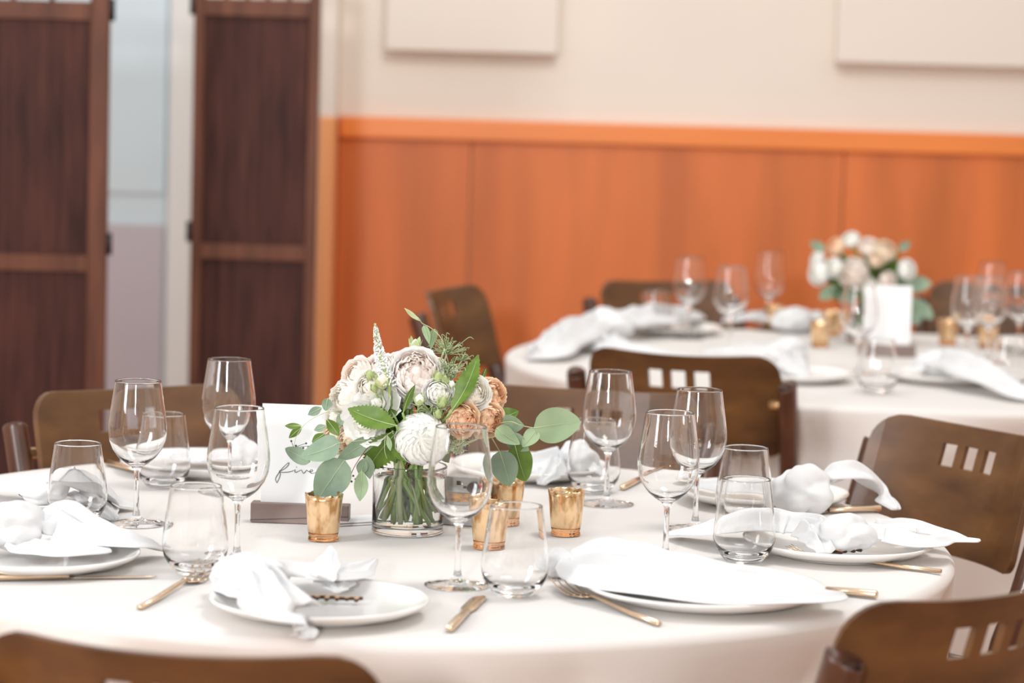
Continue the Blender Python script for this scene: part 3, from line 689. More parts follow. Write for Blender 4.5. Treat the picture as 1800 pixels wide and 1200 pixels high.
# white folder lying between votive and vase
b = onz(632, 918); r = thing('folded_card', 'white folded card lying flat between the votive and the vase', 'card', (b.x, b.y, TZ), R(28))
MB().box((0, 0, .002), (.10, .05, .003)).obj('page', 'card', r, world=False, smooth=False); MB().box((0, 0, .0055), (.10, .05, .003), Matrix.Rotation(R(1.0), 3, 'X')).obj('page', 'card', r, world=False, smooth=False)
MB().box((0, -.0252, .0037), (.10, .0012, .0012)).obj('edge', 'stand_wood', r, world=False, smooth=False)
# small camera behind the nearest wine glass
b = onz(816, 921); r = thing('instant_camera', 'small grey and orange camera standing behind the nearest wine glass', 'camera', (b.x, b.y, TZ), R(-14))
MB().box((0, 0, .0065), (.064, .032, .013)).obj('base', 'silver', r, world=False, smooth=False, bevel=.001)
bo = MB().box((0, 0, .028), (.066, .034, .030)).obj('body', 'camera_orange', r, world=False, smooth=False, bevel=.002)
MB().box((0, 0, .0605), (.068, .036, .035)).obj('top_cover', 'silver', r, world=False, smooth=False, bevel=.004)
MB().box((-.006, -.0186, .066), (.008, .002, .008)).obj('viewfinder', 'black_plastic', r, world=False, smooth=False)
MB().box((.006, -.0186, .058), (.006, .002, .005)).obj('sensor', 'black_plastic', r, world=False, smooth=False)
m = MB().lathe([(0, 0), (.0125, 0), (.0125, .008), (.010, .012), (.006, .012), (.005, .010), (0, .010)], 24); m.v = [Vector((q.x + .024, -q.z - .018, q.y + .058)) for q in m.v]
m.obj('lens', 'black_plastic', r, world=False, fix=True); MB().ball((.036, -.012, .060), .006).obj('button', 'red', r, world=False)
#@@PART3
# ------------------------------------------------------------------ flowers
def petal(rk, phi0, phi1, span, seed, ruff=.03, flare=0.0, nu=8, nv=8, drop=.10, rimb=(0, 1)):
    m = MB(); m.rim = []; rnd = random.Random(seed); a1, a2 = rnd.uniform(0, 6), rnd.uniform(0, 6)
    for j in range(nv + 1):
        v = j / nv; wv = R(span) * (.30 + .70 * math.sin(math.pi * min(1, .10 + v * .72)))
        for i in range(nu + 1):
            u = -1 + 2 * i / nu; az = u * wv
            ph = R(phi0 + (phi1 - phi0) * v * (1 - drop * u * u * v))
            r = rk * (1 + flare * v ** 3 + ruff * math.sin(u * 5 + a1) * v * v + ruff * .7 * math.sin(u * 9 + a2) * v ** 3 + .05 * u * v)
            m.v.append(Vector((r * math.sin(ph) * math.cos(az), r * math.sin(ph) * math.sin(az), -r * math.cos(ph) + ruff * rk * math.sin(u * 7 + a2) * v * v)))
            m.rim.append(rimb[0] + (rimb[1] - rimb[0]) * v)
    for j in range(nv):
        for i in range(nu):
            q = j * (nu + 1) + i; m.f.append((q, q + 1, q + nu + 2, q + nu + 1))
    return m
CACHE = {}
BLOOMS = {  # kind: layers from the heart outwards (radius, petals, end angle, span, flare), how many outer layers are parts, ruffle
    'rose': ([(.42, 3, 160, 66, 0), (.52, 4, 152, 56, 0), (.62, 4, 142, 52, .02), (.72, 5, 132, 48, .04), (.82, 5, 120, 48, .07), (.92, 6, 108, 46, .10), (1.0, 6, 94, 48, .16)], 3, .022),
    'garden_rose': ([(.42, 5, 152, 44, 0), (.50, 6, 149, 38, 0), (.58, 6, 145, 38, 0), (.66, 7, 140, 36, .02), (.74, 7, 134, 36, .03), (.82, 7, 127, 36, .05), (.90, 7, 117, 38, .07), (.97, 7, 104, 42, .09), (1.02, 6, 90, 46, .12)], 3, .030),
    'peony': ([(.80, 5, 174, 44, 0), (.845, 7, 166, 36, 0), (.88, 9, 158, 31, 0), (.91, 10, 150, 29, 0), (.935, 11, 142, 28, 0), (.955, 12, 133, 27, .0), (.975, 12, 123, 27, .0), (.99, 11, 110, 29, .0), (1.0, 9, 94, 36, .0)], 4, .016),
    'open': ([(.30, 4, 140, 54, 0), (.45, 4, 122, 56, .05), (.70, 5, 104, 50, .15), (1.0, 6, 88, 50, .28)], 2, .05),
}
def bloom_meshes(kind, m):
    key = (kind, m)
    if key in CACHE: return CACHE[key]
    layers, outer, ruff = BLOOMS[kind]; heart = MB(); heart.rim = []; parts = []
    r0 = layers[0][0] * .93; heart.ball((0, 0, 0), r0, 14, 9); heart.rim = [.1] * len(heart.v)
    for L, (r, n, ph, sp, fl_) in enumerate(layers):
        inner = L < len(layers) - outer; b = L / len(layers)
        me = None
        for k in range(n):
            az = 2 * math.pi * k / n + L * 1.1 + .15 * math.sin(k * 3 + L)
            if inner:
                p = petal(r, 20, ph, sp, L * 10 + k, ruff * 1.6, fl_, 6, 6, rimb=(0, .35 + .5 * b))
                rot = Matrix.Rotation(az, 3, 'Z'); heart.add([rot @ q for q in p.v], p.f); heart.rim += p.rim
            else:
                if me is None or k % 3 == 0: me = petal(r, 8, ph, sp, L * 10 + k, ruff, fl_, 8, 8, rimb=(.3, 1)).mesh('petal', m)
                parts.append((me, az))
    CACHE[key] = (heart.mesh('petal_heart', m), parts); return CACHE[key]
GB = 'flowers in the glass vase'; GB2 = 'flowers in the farther vase'
def vase_point(vase, k, top=False):
    rnd = random.Random(k * 7 + 3); a = rnd.uniform(0, 6.28); rr = .040 * math.sqrt(rnd.uniform(.1, 1)) if not top else .022 * math.sqrt(rnd.random())
    return Vector((vase.x + rr * math.cos(a), vase.y + rr * math.sin(a), vase.z + (.014 + rnd.uniform(0, .022) if not top else .108)))
NST = [0]
def stem_part(parent, start, vase, m='stem_green', rad=.0024, via=None):
    NST[0] += 1; k = NST[0]
    b, t = vase_point(vase, k), vase_point(vase, k + 500, True)
    pts = spline([start] + (via or []) + [t, (t + b) / 2 + Vector((0, 0, 0)), b], 12)
    mb = MB().tube(pts, rad, 7); return mb.obj('stem', m, parent)
def flower(kind, name, label, c, rad, d, m, vase, group=GB, seed=0, stem=True, rad_stem=.0026):
    c = Vector(c); d = Vector(d).normalized(); q = d.to_track_quat('Z', 'Y'); q.rotate(Matrix.Rotation(seed * 1.3, 3, d).to_quaternion())
    r = thing(name, label, 'flower', c, 0, group, quat=q, scale=rad)
    heart, parts = bloom_meshes(kind, m)
    h = link('petal_heart', heart, r)
    for me, az in parts:
        o = link('petal', me, r); o.rotation_euler = (0, 0, az)
    if stem:
        mb = MB(); NST[0] += 1; k = NST[0]; b, t = vase_point(vase, k), vase_point(vase, k + 500, True)
        pts = spline([c - d * rad * .8, c - d * rad * 1.6 + (t - c) * .2, t, b], 12); mb.tube(pts, rad_stem, 7)
        inv = (Matrix.Translation(c) @ q.to_matrix().to_4x4() @ Matrix.Scale(rad, 4)).inverted()
        me = mb.mesh('stem', 'stem_green' if k % 3 else 'stem_pale', True, inv); link('stem', me, r)
    return r
def leaf_part(parent, a, b, w, m, name='leaf', nrm=None, bend=.12, serr=0, fold=.10, shape='round', vein=True, n=14, twist=0):
    """a leaf from base a to tip b, w = half width in metres"""
    a, b = Vector(a), Vector(b); ax = (b - a); L = ax.length; ax.normalize()
    nv_ = Vector(nrm) if nrm else -fw
    sd = ax.cross(nv_).normalized(); nn = sd.cross(ax).normalized()
    if twist: rot = Matrix.Rotation(R(twist), 3, ax); sd, nn = rot @ sd, rot @ nn
    mb = MB(); ncs = 7
    for i in range(n + 1):
        t = i / n
        if shape == 'round': ww = w * math.sin(math.pi * t ** .80) ** .62 if 0 < t < 1 else 0
        elif shape == 'oval': ww = w * math.sin(math.pi * t) ** .85 if 0 < t < 1 else 0
        elif shape == 'heart': ww = w * (math.sin(math.pi * t ** .62) ** .75) if 0 < t < 1 else 0
        else: ww = w * math.sin(math.pi * t ** .75) ** 1.1 if 0 < t < 1 else 0
        if serr: ww *= 1 + serr * ((i % 2) * 2 - 1) * (1 if 0 < i < n else 0)
        ww = max(ww, .0003)
        c = a + ax * L * t + nn * (-bend * L * math.sin(math.pi * t * .9))
        for k in range(ncs):
            s = -1 + 2 * k / (ncs - 1)
            mb.v.append(c + sd * s * ww + nn * (fold * abs(s) ** 1.3 * ww * 1.2 + .03 * ww * math.sin(t * 9 + s * 2)))
    for i in range(n):
        for k in range(ncs - 1): q = i * ncs + k; mb.f.append((q, q + 1, q + ncs + 1, q + ncs))
    o = mb.obj(name, m, parent)
    if vein:
        vb = MB().tube([a + ax * L * t / 10 + nn * (-bend * L * math.sin(math.pi * t / 10 * .9) + .0006) for t in range(0, 10)], [.0007 - .00005 * t for t in range(10)], 4)
        vb.obj('vein', 'vein', o)
    return o
def bud(label, c, rad, d, m, vase, group=GB, k=4, name='rose_bud', seed=0, long_sepals=1.0):
    c = Vector(c); d = Vector(d).normalized(); q = d.to_track_quat('Z', 'Y')
    r = thing(name, label, 'flower', c, seed, group, quat=q, scale=rad)
    mb = MB().lathe([(0, -.95), (.45, -.85), (.80, -.45), (.86, 0), (.70, .5), (.38, .95), (.12, 1.25), (0, 1.3)], 14)
    mb.rim = [min(1, max(0, (q_.z + .9) / 2)) for q_ in mb.v]; mb.obj('petals', m, r, world=False)
    for i in range(5):
        sb = MB(); n = 6
        for j in range(n + 1):
            t = j / n; z = -.9 + (1.6 + .5 * long_sepals) * t; rr = .50 + .55 * math.sin(min(1, t * 1.1) * math.pi * .62) + .35 * max(0, t - .7) * long_sepals; w = R(34) * (math.sin(math.pi * (.18 + .80 * t)) + .02)
            for u in (-1, 0, 1): sb.v.append(Vector((rr * math.cos(u * w), rr * math.sin(u * w), z)))
        for j in range(n):
            for u in range(2): q_ = j * 3 + u; sb.f.append((q_, q_ + 1, q_ + 4, q_ + 3))
        o = sb.obj('sepal', 'sepal', r, world=False); o.rotation_euler = (0, 0, 2 * math.pi * i / 5 + seed)
    mb = MB(); NST[0] += 1; kk = NST[0]; b, t = vase_point(vase, kk), vase_point(vase, kk + 500, True)
    mb.tube(spline([c - d * rad * .9, c - d * rad * 2.5 + (t - c) * .15, t, b], 12), .0015, 6)
    inv = (Matrix.Translation(c) @ q.to_matrix().to_4x4() @ Matrix.Scale(rad, 4)).inverted()
    link('stem', mb.mesh('stem', 'stem_green', True, inv), r)
    return r
def make_vase(px, py, label, s=1.0, hi=True):
    p = onz(px, py); p.z = TZ + .0003; r = thing('glass_vase', label, 'vase', p, 0, 'cylinder vases')
    w, H = .0555, .106
    MB().lathe([(0, 0), (w - .004, 0), (w - .0015, .0008), (w, .003), (w, .006), (w, .02), (w, H - .004), (w, H - .0015), (w - .001, H), (w - .002, H), (w - .003, H - .0015), (w - .003, H - .004), (w - .003, .016), (w - .0045, .012), (w - .008, .0105), (0, .010)], 72).obj('vessel', 'glass', r, world=False, fix=True)
    MB().lathe([(0, .0102), (w - .0082, .0107), (w - .0047, .0122), (w - .0031, .0162), (w - .0031, .085), (w - .0031, .0885), (0, .0885)], 72).obj('water', 'water', r, world=False, fix=True)
    return p
V1 = make_vase(716, 935, 'clear cylinder vase of flowers on the near table')
VY = V1.y
BC = ony(735, 735, VY)                        # heart of the bunch
def B(px, py, k=1.0, off=0):
    """a place on the front of the domed bunch behind pixel px, py"""
    p = ony(px, py, VY); d = p - BC; rr = .125; e = 1 - (d.x / rr) ** 2 - (d.z / .115) ** 2
    return ony(px, py, VY - .095 * math.sqrt(max(0, e)) * k + off)
def out(c, tilt=0): d = c - BC; return Vector((d.x, d.y - .045, d.z * 1.0 + tilt)).normalized()
PXM = VY / F
for i, (kind, nm, px, py, rp, m, lab, kk, off, dirv) in enumerate([
    ('peony', 'ranunculus', 740, 771, 45, 'white_petal', 'big round white ranunculus at the lower front of the bunch', 1.0, -.012, (.02, -1, .12)),
    ('garden_rose', 'garden_rose', 731, 655, 43, 'blush_white', 'large pale blush garden rose at the top centre of the bunch', .9, .0, (.05, -1, .42)),
    ('garden_rose', 'garden_rose', 712, 683, 30, 'white_petal', 'white garden rose tucked under the large blush one', .7, .02, (-.1, -1, .1)),
    ('rose', 'rose', 771, 690, 25, 'white_petal', 'small white rose among the green buds, centre', 1.0, -.008, (.15, -1, .2)),
    ('rose', 'rose', 628, 657, 30, 'blush_petal', 'blush rose at the upper left of the bunch, below the white spike', .7, .01, (-.6, -.8, .45)),
    ('rose', 'rose', 668, 644, 27, 'blush_white', 'pale blush rose directly behind the white spike', .5, .02, (-.2, -.7, .7)),
    ('rose', 'rose', 650, 679, 27, 'cream_petal', 'cream rose beside the peach tipped bud, left', .9, .0, (-.3, -1, .25)),
    ('garden_rose', 'garden_rose', 606, 699, 31, 'cream_petal', 'cream ruffled rose at the far left of the bunch', .8, .0, (-.8, -.8, .25)),
    ('open', 'lisianthus', 662, 708, 33, 'white_petal', 'open white flower above the toothed leaf at the left', .9, -.006, (-.2, -1, .5)),
    ('open', 'lisianthus', 638, 745, 35, 'white_petal', 'white fringed flower below the toothed leaf, facing left', 1.0, -.010, (-.45, -1, -.35)),
    ('rose', 'rose', 590, 768, 29, 'peach_pale', 'pale peach rose behind the small leaves in front of the card', .6, .02, (-.8, -.8, -.2)),
    ('rose', 'rose', 586, 735, 20, 'cream_petal', 'small cream rose at the left, over the corner of the card', .5, .01, (-.8, -.6, .1)),
    ('rose', 'rose', 616, 775, 25, 'peach_pale', 'pale peach rose low on the left under the fringed white flower', .7, .02, (-.6, -.8, -.4)),
    ('rose', 'rose', 833, 690, 29, 'cream_petal', 'cream rose right of the tall toothed leaf', .9, -.004, (.35, -1, .3)),
    ('garden_rose', 'garden_rose', 866, 692, 27, 'peach_petal', 'peach garden rose at the far right top', .7, .006, (.75, -.8, .35)),
    ('garden_rose', 'garden_rose', 811, 738, 30, 'peach_petal', 'peach garden rose right beside the round white ranunculus', 1.0, -.008, (.15, -1, .0)),
    ('garden_rose', 'garden_rose', 859, 738, 29, 'peach_petal', 'peach garden rose at the lower right of the bunch', .8, -.002, (.5, -1, -.05)),
    ('rose', 'rose', 828, 664, 16, 'blush_petal', 'small blush rose peeping above the cream rose, right', .3, .02, (.4, -.6, .7)),
    ('rose', 'rose', 700, 633, 20, 'cream_petal', 'small cream rose on top, between spike and large blush rose', .3, .02, (-.1, -.5, .9)),
    ('rose', 'rose', 765, 640, 20, 'cream_petal', 'small cream rose on top, behind the feathery seed head', .2, .03, (.2, -.4, .9)),
    ]):
    c = B(px, py, kk, off); flower(kind, nm, lab, c, rp * PXM, dirv, m, V1, GB, i + 1, rad_stem=random.choice((.0024, .0030, .0036)))
for i, (px, py, rp, m, d, lab, ls, nm) in enumerate([
    (672, 671, 13, 'peach_pale', (.1, -.5, 1), 'peach tipped rose bud at the left, below the white spike', .3, 'rose_bud'),
    (650, 660, 9, 'sepal', (.0, -.3, 1), 'closed green bud at the upper left', .2, 'rose_bud'),
    (658, 683, 7, 'sepal', (-.3, -.6, .8), 'tiny green bud among the cream roses, left', .6, 'rose_bud'),
    (737, 703, 10, 'white_petal', (.1, -.5, 1), 'small white bud under the large blush rose', .3, 'rose_bud'),
    (777, 707, 11, 'sepal', (.4, -.5, .8), 'green bud right below the small white rose', .8, 'rose_bud'),
    (770, 728, 9, 'sepal', (.1, -.6, .9), 'green bud just above the big white ranunculus', .3, 'rose_bud'),
    (770, 664, 10, 'sepal', (.2, -.5, .9), 'pale green bud beside the large blush rose, right', .4, 'rose_bud'),
    (781, 668, 8, 'sepal', (.3, -.5, .9), 'second pale green bud right of the large blush rose', .3, 'rose_bud'),
    (729, 609, 11, 'white_petal', (.1, -.2, 1), 'highest bud, with a long pointed sepal, above the bunch', 1.5, 'rose_bud'),
    (794, 676, 7, 'florets', (.1, -.6, .8), 'tiny round white bud beside the tall toothed leaf', .1, 'rose_bud')]):
    mm = m if m in ('peach_pale', 'white_petal') else m
    bud(lab, B(px, py, 1.05, -.008), rp * PXM, d, mm, V1, GB, seed=i * .7, name=nm, long_sepals=ls)
# long sepal of the highest bud
# white veronica spike
base, tip = B(684, 675, .9, -.012), B(659, 568, .3)
r = thing('veronica_spike', 'tapered white flower spike rising at the left of the bunch', 'flower', base, 0, GB)
pts = spline([base, base * .5 + tip * .5 + Vector((-.003, 0, -.002)), tip], 20)
MB().tube(pts, [.0035 - .0028 * i / 20 for i in range(21)], 6).obj('stalk', 'sepal', r)
mb = MB(); rnd = random.Random(4)
for i in range(560):
    t = rnd.random() ** 1.15 * .93; k = t * 20; j = int(k); p = pts[j].lerp(pts[min(20, j + 1)], k - j); a = rnd.uniform(0, 6.28)
    rr = .0118 * (1 - t) ** .85 + .0015; s_ = (.0016 if t < .62 else .0010) * rnd.uniform(.7, 1.2)
    mb.ball(p + Vector((math.cos(a) * rr, math.sin(a) * rr, rnd.uniform(-.001, .001))), s_, 5, 3)
o = mb.obj('florets', 'florets', r); o['kind'] = 'stuff'
mb = MB()
for i in range(90):
    t = .55 + rnd.random() * .44; k = t * 20; j = min(19, int(k)); p = pts[j].lerp(pts[j + 1], k - j); a = rnd.uniform(0, 6.28); rr = .010 * (1 - t) ** .8 + .0008
    mb.ball(p + Vector((math.cos(a) * rr, math.sin(a) * rr, 0)), .0012, 5, 3)
o = mb.obj('green_tips', 'mix_seed', r); o['kind'] = 'stuff'
stem_part(r, base, V1)
# feathery seed head with curling tendrils
def feathery(label, c, rad, n, seed, seeds=True, spread=1.0, flat_=.7):
    r = thing('seed_head', label, 'flower', c, 0, GB); rnd = random.Random(seed)
    if seeds:
        mb = MB()
        for i in range(260):
            d = Vector((rnd.gauss(0, 1), rnd.gauss(0, 1), rnd.gauss(0, 1))).normalized(); mb.ball(c + Vector((d.x, d.y, d.z * 1.1)) * rad * rnd.uniform(.45, .8), rad * rnd.uniform(.07, .13), 5, 3)
        o = mb.obj('seeds', 'mix_seed', r); o['kind'] = 'stuff'
    mb = MB()
    for i in range(n):
        d = Vector((rnd.gauss(0, 1), rnd.gauss(-.2, .7), abs(rnd.gauss(0, 1)) * flat_ + .1)).normalized(); L = rad * rnd.uniform(.9, 1.7) * spread
        s1 = Vector((rnd.uniform(-1, 1), rnd.uniform(-1, 1), rnd.uniform(-1, 1))) * L * .35; s2 = Vector((rnd.uniform(-1, 1), rnd.uniform(-1, 1), rnd.uniform(-1, .4))) * L * .5
        mb.tube(spline([c + d * rad * .2, c + d * L * .6 + s1 * .5, c + d * L + s1, c + d * L * .95 + s1 + s2 * .6], 8), [.0006] * 8 + [.0003], 4)
    o = mb.obj('tendrils', 'tendril', r); o['kind'] = 'stuff'
    stem_part(r, c, V1, 'stem_pale', .0014); return r
feathery('whitish green seed head right of the large blush rose', B(792, 652, .8), .015, 40, 3, spread=1.0)
feathery('tangle of curling tendrils at the top of the bunch', B(785, 622, .5), .017, 60, 5, False, 1.15, 1.0)
feathery('tangle of fine curls at the top right, against the toothed leaf', B(812, 633, .5), .010, 34, 8, False, 1.0)
feathery('wisps of fine green between the small buds and the round ranunculus', B(757, 722, 1.0), .012, 40, 6, False, 1.2, .4)
feathery('small whitish seed head low at the right, seen through the nearest glass', B(802, 785, 1.0, -.004), .013, 40, 11, spread=1.3, flat_=.1)
# toothed green leaves
for i, (a, b, w, tw, lab) in enumerate([
    ((794, 722, 1.02, -.030), (840, 620, .75, -.045), .017, -28, 'tall toothed green leaf standing between the white and peach roses'),
    ((697, 748, 1.1, -.034), (610, 716, 1.0, -.044), .019, 22, 'toothed green leaf lying over the white flowers at the left'),
    ((700, 757, 1.05, -.012), (642, 832, .9, -.025), .024, -15, 'toothed green leaf hanging over the vase rim, front left'),
    ((704, 770, 1.0, -.010), (722, 812, .95, -.020), .020, 10, 'toothed green leaf hanging over the vase rim beneath the ranunculus'),
    ((708, 726, 1.1, -.028), (731, 676, 1.1, -.034), .007, 45, 'narrow curled toothed leaf in the middle of the bunch'),
    ((693, 730, 1.0, -.0), (672, 686, .7, .03), .014, 20, 'toothed green leaf behind the open white flower'),
    ((762, 700, .8, .0), (742, 682, .9, -.004), .012, 10, 'small toothed leaf behind the white rose in the centre')]):
    A, Bb = B(*a), B(*b); r = thing('toothed_leaf', lab, 'leaf', A, 0, 'toothed leaves in the bunch')
    leaf_part(r, A, Bb, w, 'leaf_green', 'blade', None, .10, .11, .28, 'oval', True, 32, tw); stem_part(r, A, V1, 'stem_green', .0018)
# eucalyptus sprigs: (label, stem path px, leaves: base px -> tip px, half width px, twist, light?)
def EP(q): return ony(q[0], q[1], VY + (q[2] if len(q) > 2 else -.05))
def sprig(label, path, leaves, mstem='stem_pale', rad=.0011, berries=None, to_vase=True):
    P = [EP(q) for q in path]; r = thing('eucalyptus_sprig', label, 'leaves', P[0], 0, 'eucalyptus sprigs in the bunch')
    if to_vase: stem_part(r, P[0], V1, mstem, .0016, None)
    MB().tube(spline(P, 18), [rad * (1 - .5 * i / 18) for i in range(19)], 6).obj('twig', mstem, r)
    for a, b, w, tw, shp, mm in leaves:
        leaf_part(r, EP(a), EP(b), w * PXM, mm, 'leaf', None, .10, 0, .12, shp, True, 14, tw)
    if berries:
        mb = MB()
        for (x, y) in berries:
            c = EP((x, y, -.06)); mb.ball(c, .0017, 8, 5)
        mb.obj('berries', 'seed', r)
        for (x, y) in berries[::2]:
            MB().tube([EP((x, y, -.06)), EP((path[-1][0], path[-1][1], -.06))], .0004, 4).obj('twiglet', 'seed', r)
    return r
sprig('sprig reaching right with the largest round leaf, beside the wine glass', [(868, 745, -.03), (898, 741, -.05), (918, 748, -.05), (940, 752, -.05)],
      [((938, 752, -.05), (1022, 742, -.03), 32, 8, 'round', 'euca_light'), ((884, 744, -.04), (921, 748, -.055), 19, 30, 'heart', 'euca'), ((876, 735, -.03), (912, 722, -.03), 16, -20, 'heart', 'leaf_green'),
       ((872, 752, -.05), (914, 780, -.06), 17, -30, 'heart', 'euca_light'), ((943, 755, -.045), (918, 785, -.055), 15, 25, 'heart', 'euca_light')])
sprig('sprig hanging at the right with two overlapping round leaves above the gold votive', [(862, 765, -.03), (872, 782, -.05), (880, 796, -.05)],
      [((878, 792, -.055), (896, 854, -.06), 25, 12, 'round', 'euca'), ((905, 782, -.05), (925, 846, -.045), 24, -12, 'round', 'leaf_green'), ((893, 768, -.045), (930, 792, -.05), 16, 12, 'heart', 'euca')])
sprig('sprig arching left in front of the card, with small pointed leaves', [(612, 722, -.03), (575, 724, -.055), (540, 742, -.06), (522, 765, -.06), (516, 786, -.06)],
      [((566, 716, -.05), (541, 729, -.05), 8, 0, 'oval', 'euca'), ((530, 748, -.06), (501, 748, -.065), 6, 20, 'oval', 'leaf_green'), ((531, 750, -.06), (508, 770, -.06), 7, -20, 'oval', 'leaf_green'),
       ((573, 748, -.055), (552, 756, -.055), 7, 10, 'oval', 'euca'), ((571, 762, -.055), (548, 777, -.055), 8, 0, 'oval', 'leaf_green'), ((574, 736, -.06), (596, 766, -.06), 10, 5, 'oval', 'leaf_green'),
       ((576, 700, -.03), (572, 722, -.03), 9, 0, 'round', 'euca'), ((609, 724, -.03), (592, 748, -.03), 10, 10, 'oval', 'euca')], 'stem_pale', .0008, [(512, 775), (520, 783), (538, 779), (542, 786), (548, 783), (551, 779), (533, 787)])
sprig('sprig with a crescent leaf and a large round leaf over the left votive', [(655, 772, -.05), (625, 775, -.07), (604, 777, -.075), (590, 780, -.075)],
      [((597, 778, -.075), (526, 802, -.075), 24, 28, 'heart', 'euca'), ((545, 812, -.066), (501, 788, -.066), 14, -10, 'round', 'euca'), ((606, 808, -.075), (558, 880, -.085), 31, -8, 'round', 'euca'), ((670, 765, -.06), (592, 810, -.075), 15, -15, 'oval', 'euca')], 'stem_pale', .0010)
sprig('sprig with brown twigs and long oval leaves hanging just left of the vase', [(655, 775, -.055), (636, 800, -.065), (622, 822, -.068), (613, 845, -.068)],
      [((636, 826, -.065), (632, 881, -.068), 13, 10, 'oval', 'euca_light'), ((645, 800, -.055), (650, 842, -.05), 11, 0, 'oval', 'euca'), ((640, 805, -.05), (632, 835, -.055), 12, 30, 'oval', 'euca')], 'stem_brown', .0008,
      [(611, 850), (614, 843), (610, 838), (618, 846), (606, 846), (621, 836), (613, 832), (625, 842), (608, 830)])
sprig('thin sprig arching over the top of the bunch with a folded pair of leaves', [(782, 612, -.03), (774, 592, -.03), (757, 576, -.03), (742, 568, -.03), (735, 558, -.03), (712, 542, -.03)],
      [((745, 572, -.03), (754, 605, -.035), 8, 35, 'heart', 'euca_light'), ((764, 578, -.03), (758, 614, -.025), 9, -30, 'heart', 'euca_light'), ((738, 564, -.03), (711, 541, -.03), 4, 10, 'oval', 'stem_pale')], 'stem_pale', .0008)
sprig('slender pale sprig dangling in front of the toothed leaf over the vase', [(690, 758, -.10), (678, 768, -.105), (676, 790, -.105), (680, 806, -.105)],
      [((681, 765, -.105), (686, 792, -.108), 5, 10, 'oval', 'euca_light')], 'stem_pale', .0006)
sprig('single green leaf tip above the peach roses at the right', [(845, 690, -.02), (850, 675, -.02), (852, 665, -.02)], [((847, 668, -.02), (855, 647, -.02), 4, 20, 'oval', 'leaf_green')], 'stem_green', .0008)
# inner greenery of the bunch
rnd = random.Random(12)
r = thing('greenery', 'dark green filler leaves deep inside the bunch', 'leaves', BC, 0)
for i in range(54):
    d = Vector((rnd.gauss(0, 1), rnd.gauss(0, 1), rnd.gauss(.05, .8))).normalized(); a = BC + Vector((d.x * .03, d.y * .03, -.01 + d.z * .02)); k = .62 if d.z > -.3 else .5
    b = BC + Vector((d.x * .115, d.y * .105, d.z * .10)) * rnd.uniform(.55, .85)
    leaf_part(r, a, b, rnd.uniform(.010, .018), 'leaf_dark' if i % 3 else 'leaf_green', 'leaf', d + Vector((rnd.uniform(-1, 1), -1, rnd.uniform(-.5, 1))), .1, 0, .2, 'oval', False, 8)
for i in range(12):
    a = ony(735 + rnd.uniform(-50, 50), 790 + rnd.uniform(-10, 10), VY + rnd.uniform(-.03, .03)); stem_part(r, a, V1, ('stem_green', 'stem_pale', 'leaf_dark')[i % 3], rnd.choice((.0016, .0026, .0034)))
stem_part(r, ony(760, 800, VY - .03), V1, 'stem_brown', .0018)
# a few blooms at the back of the bunch, half seen between the front ones
for i, (dx, dy, dz, m) in enumerate([(-.06, .06, .03, 'cream_petal'), (.02, .075, .045, 'white_petal'), (.075, .05, .02, 'peach_petal')]):
    c = BC + Vector((dx, dy, dz)); flower('rose', 'rose', ('cream rose on the back side of the bunch, left', 'white rose on the back side of the bunch, top', 'peach rose on the back side of the bunch, right')[i], c, .026, (dx, dy, dz + .02), m, V1, GB, i)
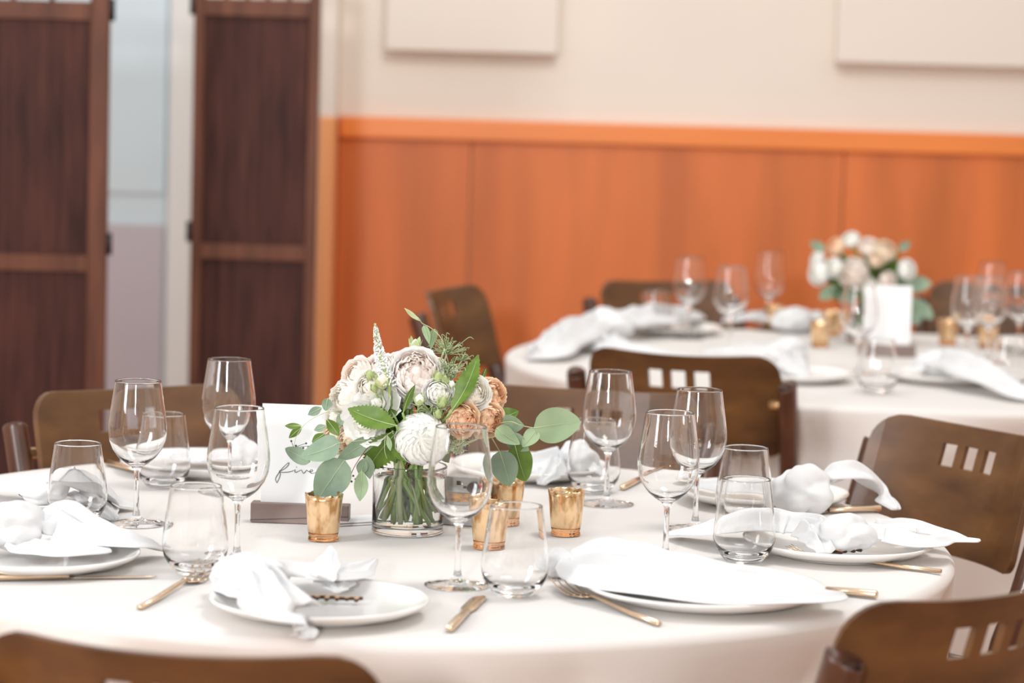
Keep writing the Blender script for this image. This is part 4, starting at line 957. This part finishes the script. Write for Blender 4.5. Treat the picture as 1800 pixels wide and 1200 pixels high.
# ------------------------------------------------------------------ farther bunch
V2 = make_vase(1522, 603, 'cylinder vase of flowers on the farther table, partly behind the card')
V2Y = V2.y; BC2 = ony(1528, 488, V2Y); PX2 = V2Y / F
def B2(px, py, off=0):
    p = ony(px, py, V2Y); d = p - BC2; e = 1 - (d.x / .16) ** 2 - (d.z / .12) ** 2; return ony(px, py, V2Y - .10 * math.sqrt(max(0, e)) + off)
for i, (kind, px, py, rp, m, lab) in enumerate([
    ('garden_rose', 1500, 481, 25, 'blush_petal', 'largest blush rose at the centre of the farther bunch'), ('rose', 1438, 480, 20, 'white_petal', 'white rose at the left side of the farther bunch'),
    ('rose', 1436, 455, 15, 'white_petal', 'small white rose, upper left of the farther bunch'), ('rose', 1466, 470, 16, 'white_petal', 'white rose left of the largest blush one, farther bunch'),
    ('garden_rose', 1469, 432, 15, 'peach_petal', 'peach rose at the upper left of the farther bunch'), ('rose', 1495, 420, 15, 'white_petal', 'white rose at the very top of the farther bunch'),
    ('rose', 1527, 433, 16, 'blush_petal', 'blush rose near the top of the farther bunch'), ('garden_rose', 1556, 440, 18, 'peach_pale', 'pale peach rose at the upper right of the farther bunch'),
    ('rose', 1540, 455, 14, 'peach_pale', 'pale peach rose under the two upper ones, farther bunch'), ('rose', 1595, 474, 17, 'white_petal', 'greenish white rose at the right of the farther bunch'),
    ('rose', 1560, 492, 14, 'blush_petal', 'blush rose just above the farther card'), ('rose', 1530, 505, 14, 'cream_petal', 'cream rose behind the top of the farther card')]):
    c = B2(px, py); flower(kind, 'rose', lab, c, rp * PX2, (c - BC2) + Vector((0, -.06, 0)), m, V2, GB2, i, rad_stem=.004)
r = thing('greenery', 'green leaves around and below the flowers of the farther bunch', 'leaves', BC2, 0); rnd = random.Random(31)
for i in range(46):
    d = Vector((rnd.gauss(0, 1), rnd.gauss(-.2, .8), rnd.gauss(.0, .8))).normalized(); a = BC2 + Vector((d.x * .03, d.y * .03, d.z * .02 - .01)); b = BC2 + Vector((d.x * .15, d.y * .11, d.z * .12)) * rnd.uniform(.65, 1.0)
    leaf_part(r, a, b, rnd.uniform(.014, .024), ('leaf_dark', 'leaf_green', 'euca')[i % 3], 'leaf', (rnd.uniform(-1, 1), -1, rnd.uniform(-.5, 1)), .1, 0, .2, 'oval', False, 8)
for (a, b, w) in (((1590, 500), (1638, 498), 15), ((1600, 520), (1612, 572), 18), ((1585, 505), (1590, 560), 14), ((1608, 530), (1640, 560), 13), ((1470, 505), (1440, 525), 12), ((1480, 510), (1495, 535), 14), ((1450, 440), (1424, 425), 9), ((1580, 440), (1600, 425), 8)):
    leaf_part(r, ony(*a, V2Y - .05), ony(*b, V2Y - .06), w * PX2, 'euca', 'leaf', None, .1, 0, .1, 'round', False, 8)
for i in range(12):
    a = ony(1522 + rnd.uniform(-25, 25), 540, V2Y + rnd.uniform(-.03, .03)); stem_part(r, a, V2, ('stem_green', 'leaf_dark', 'leaf_green')[i % 3], .0055)
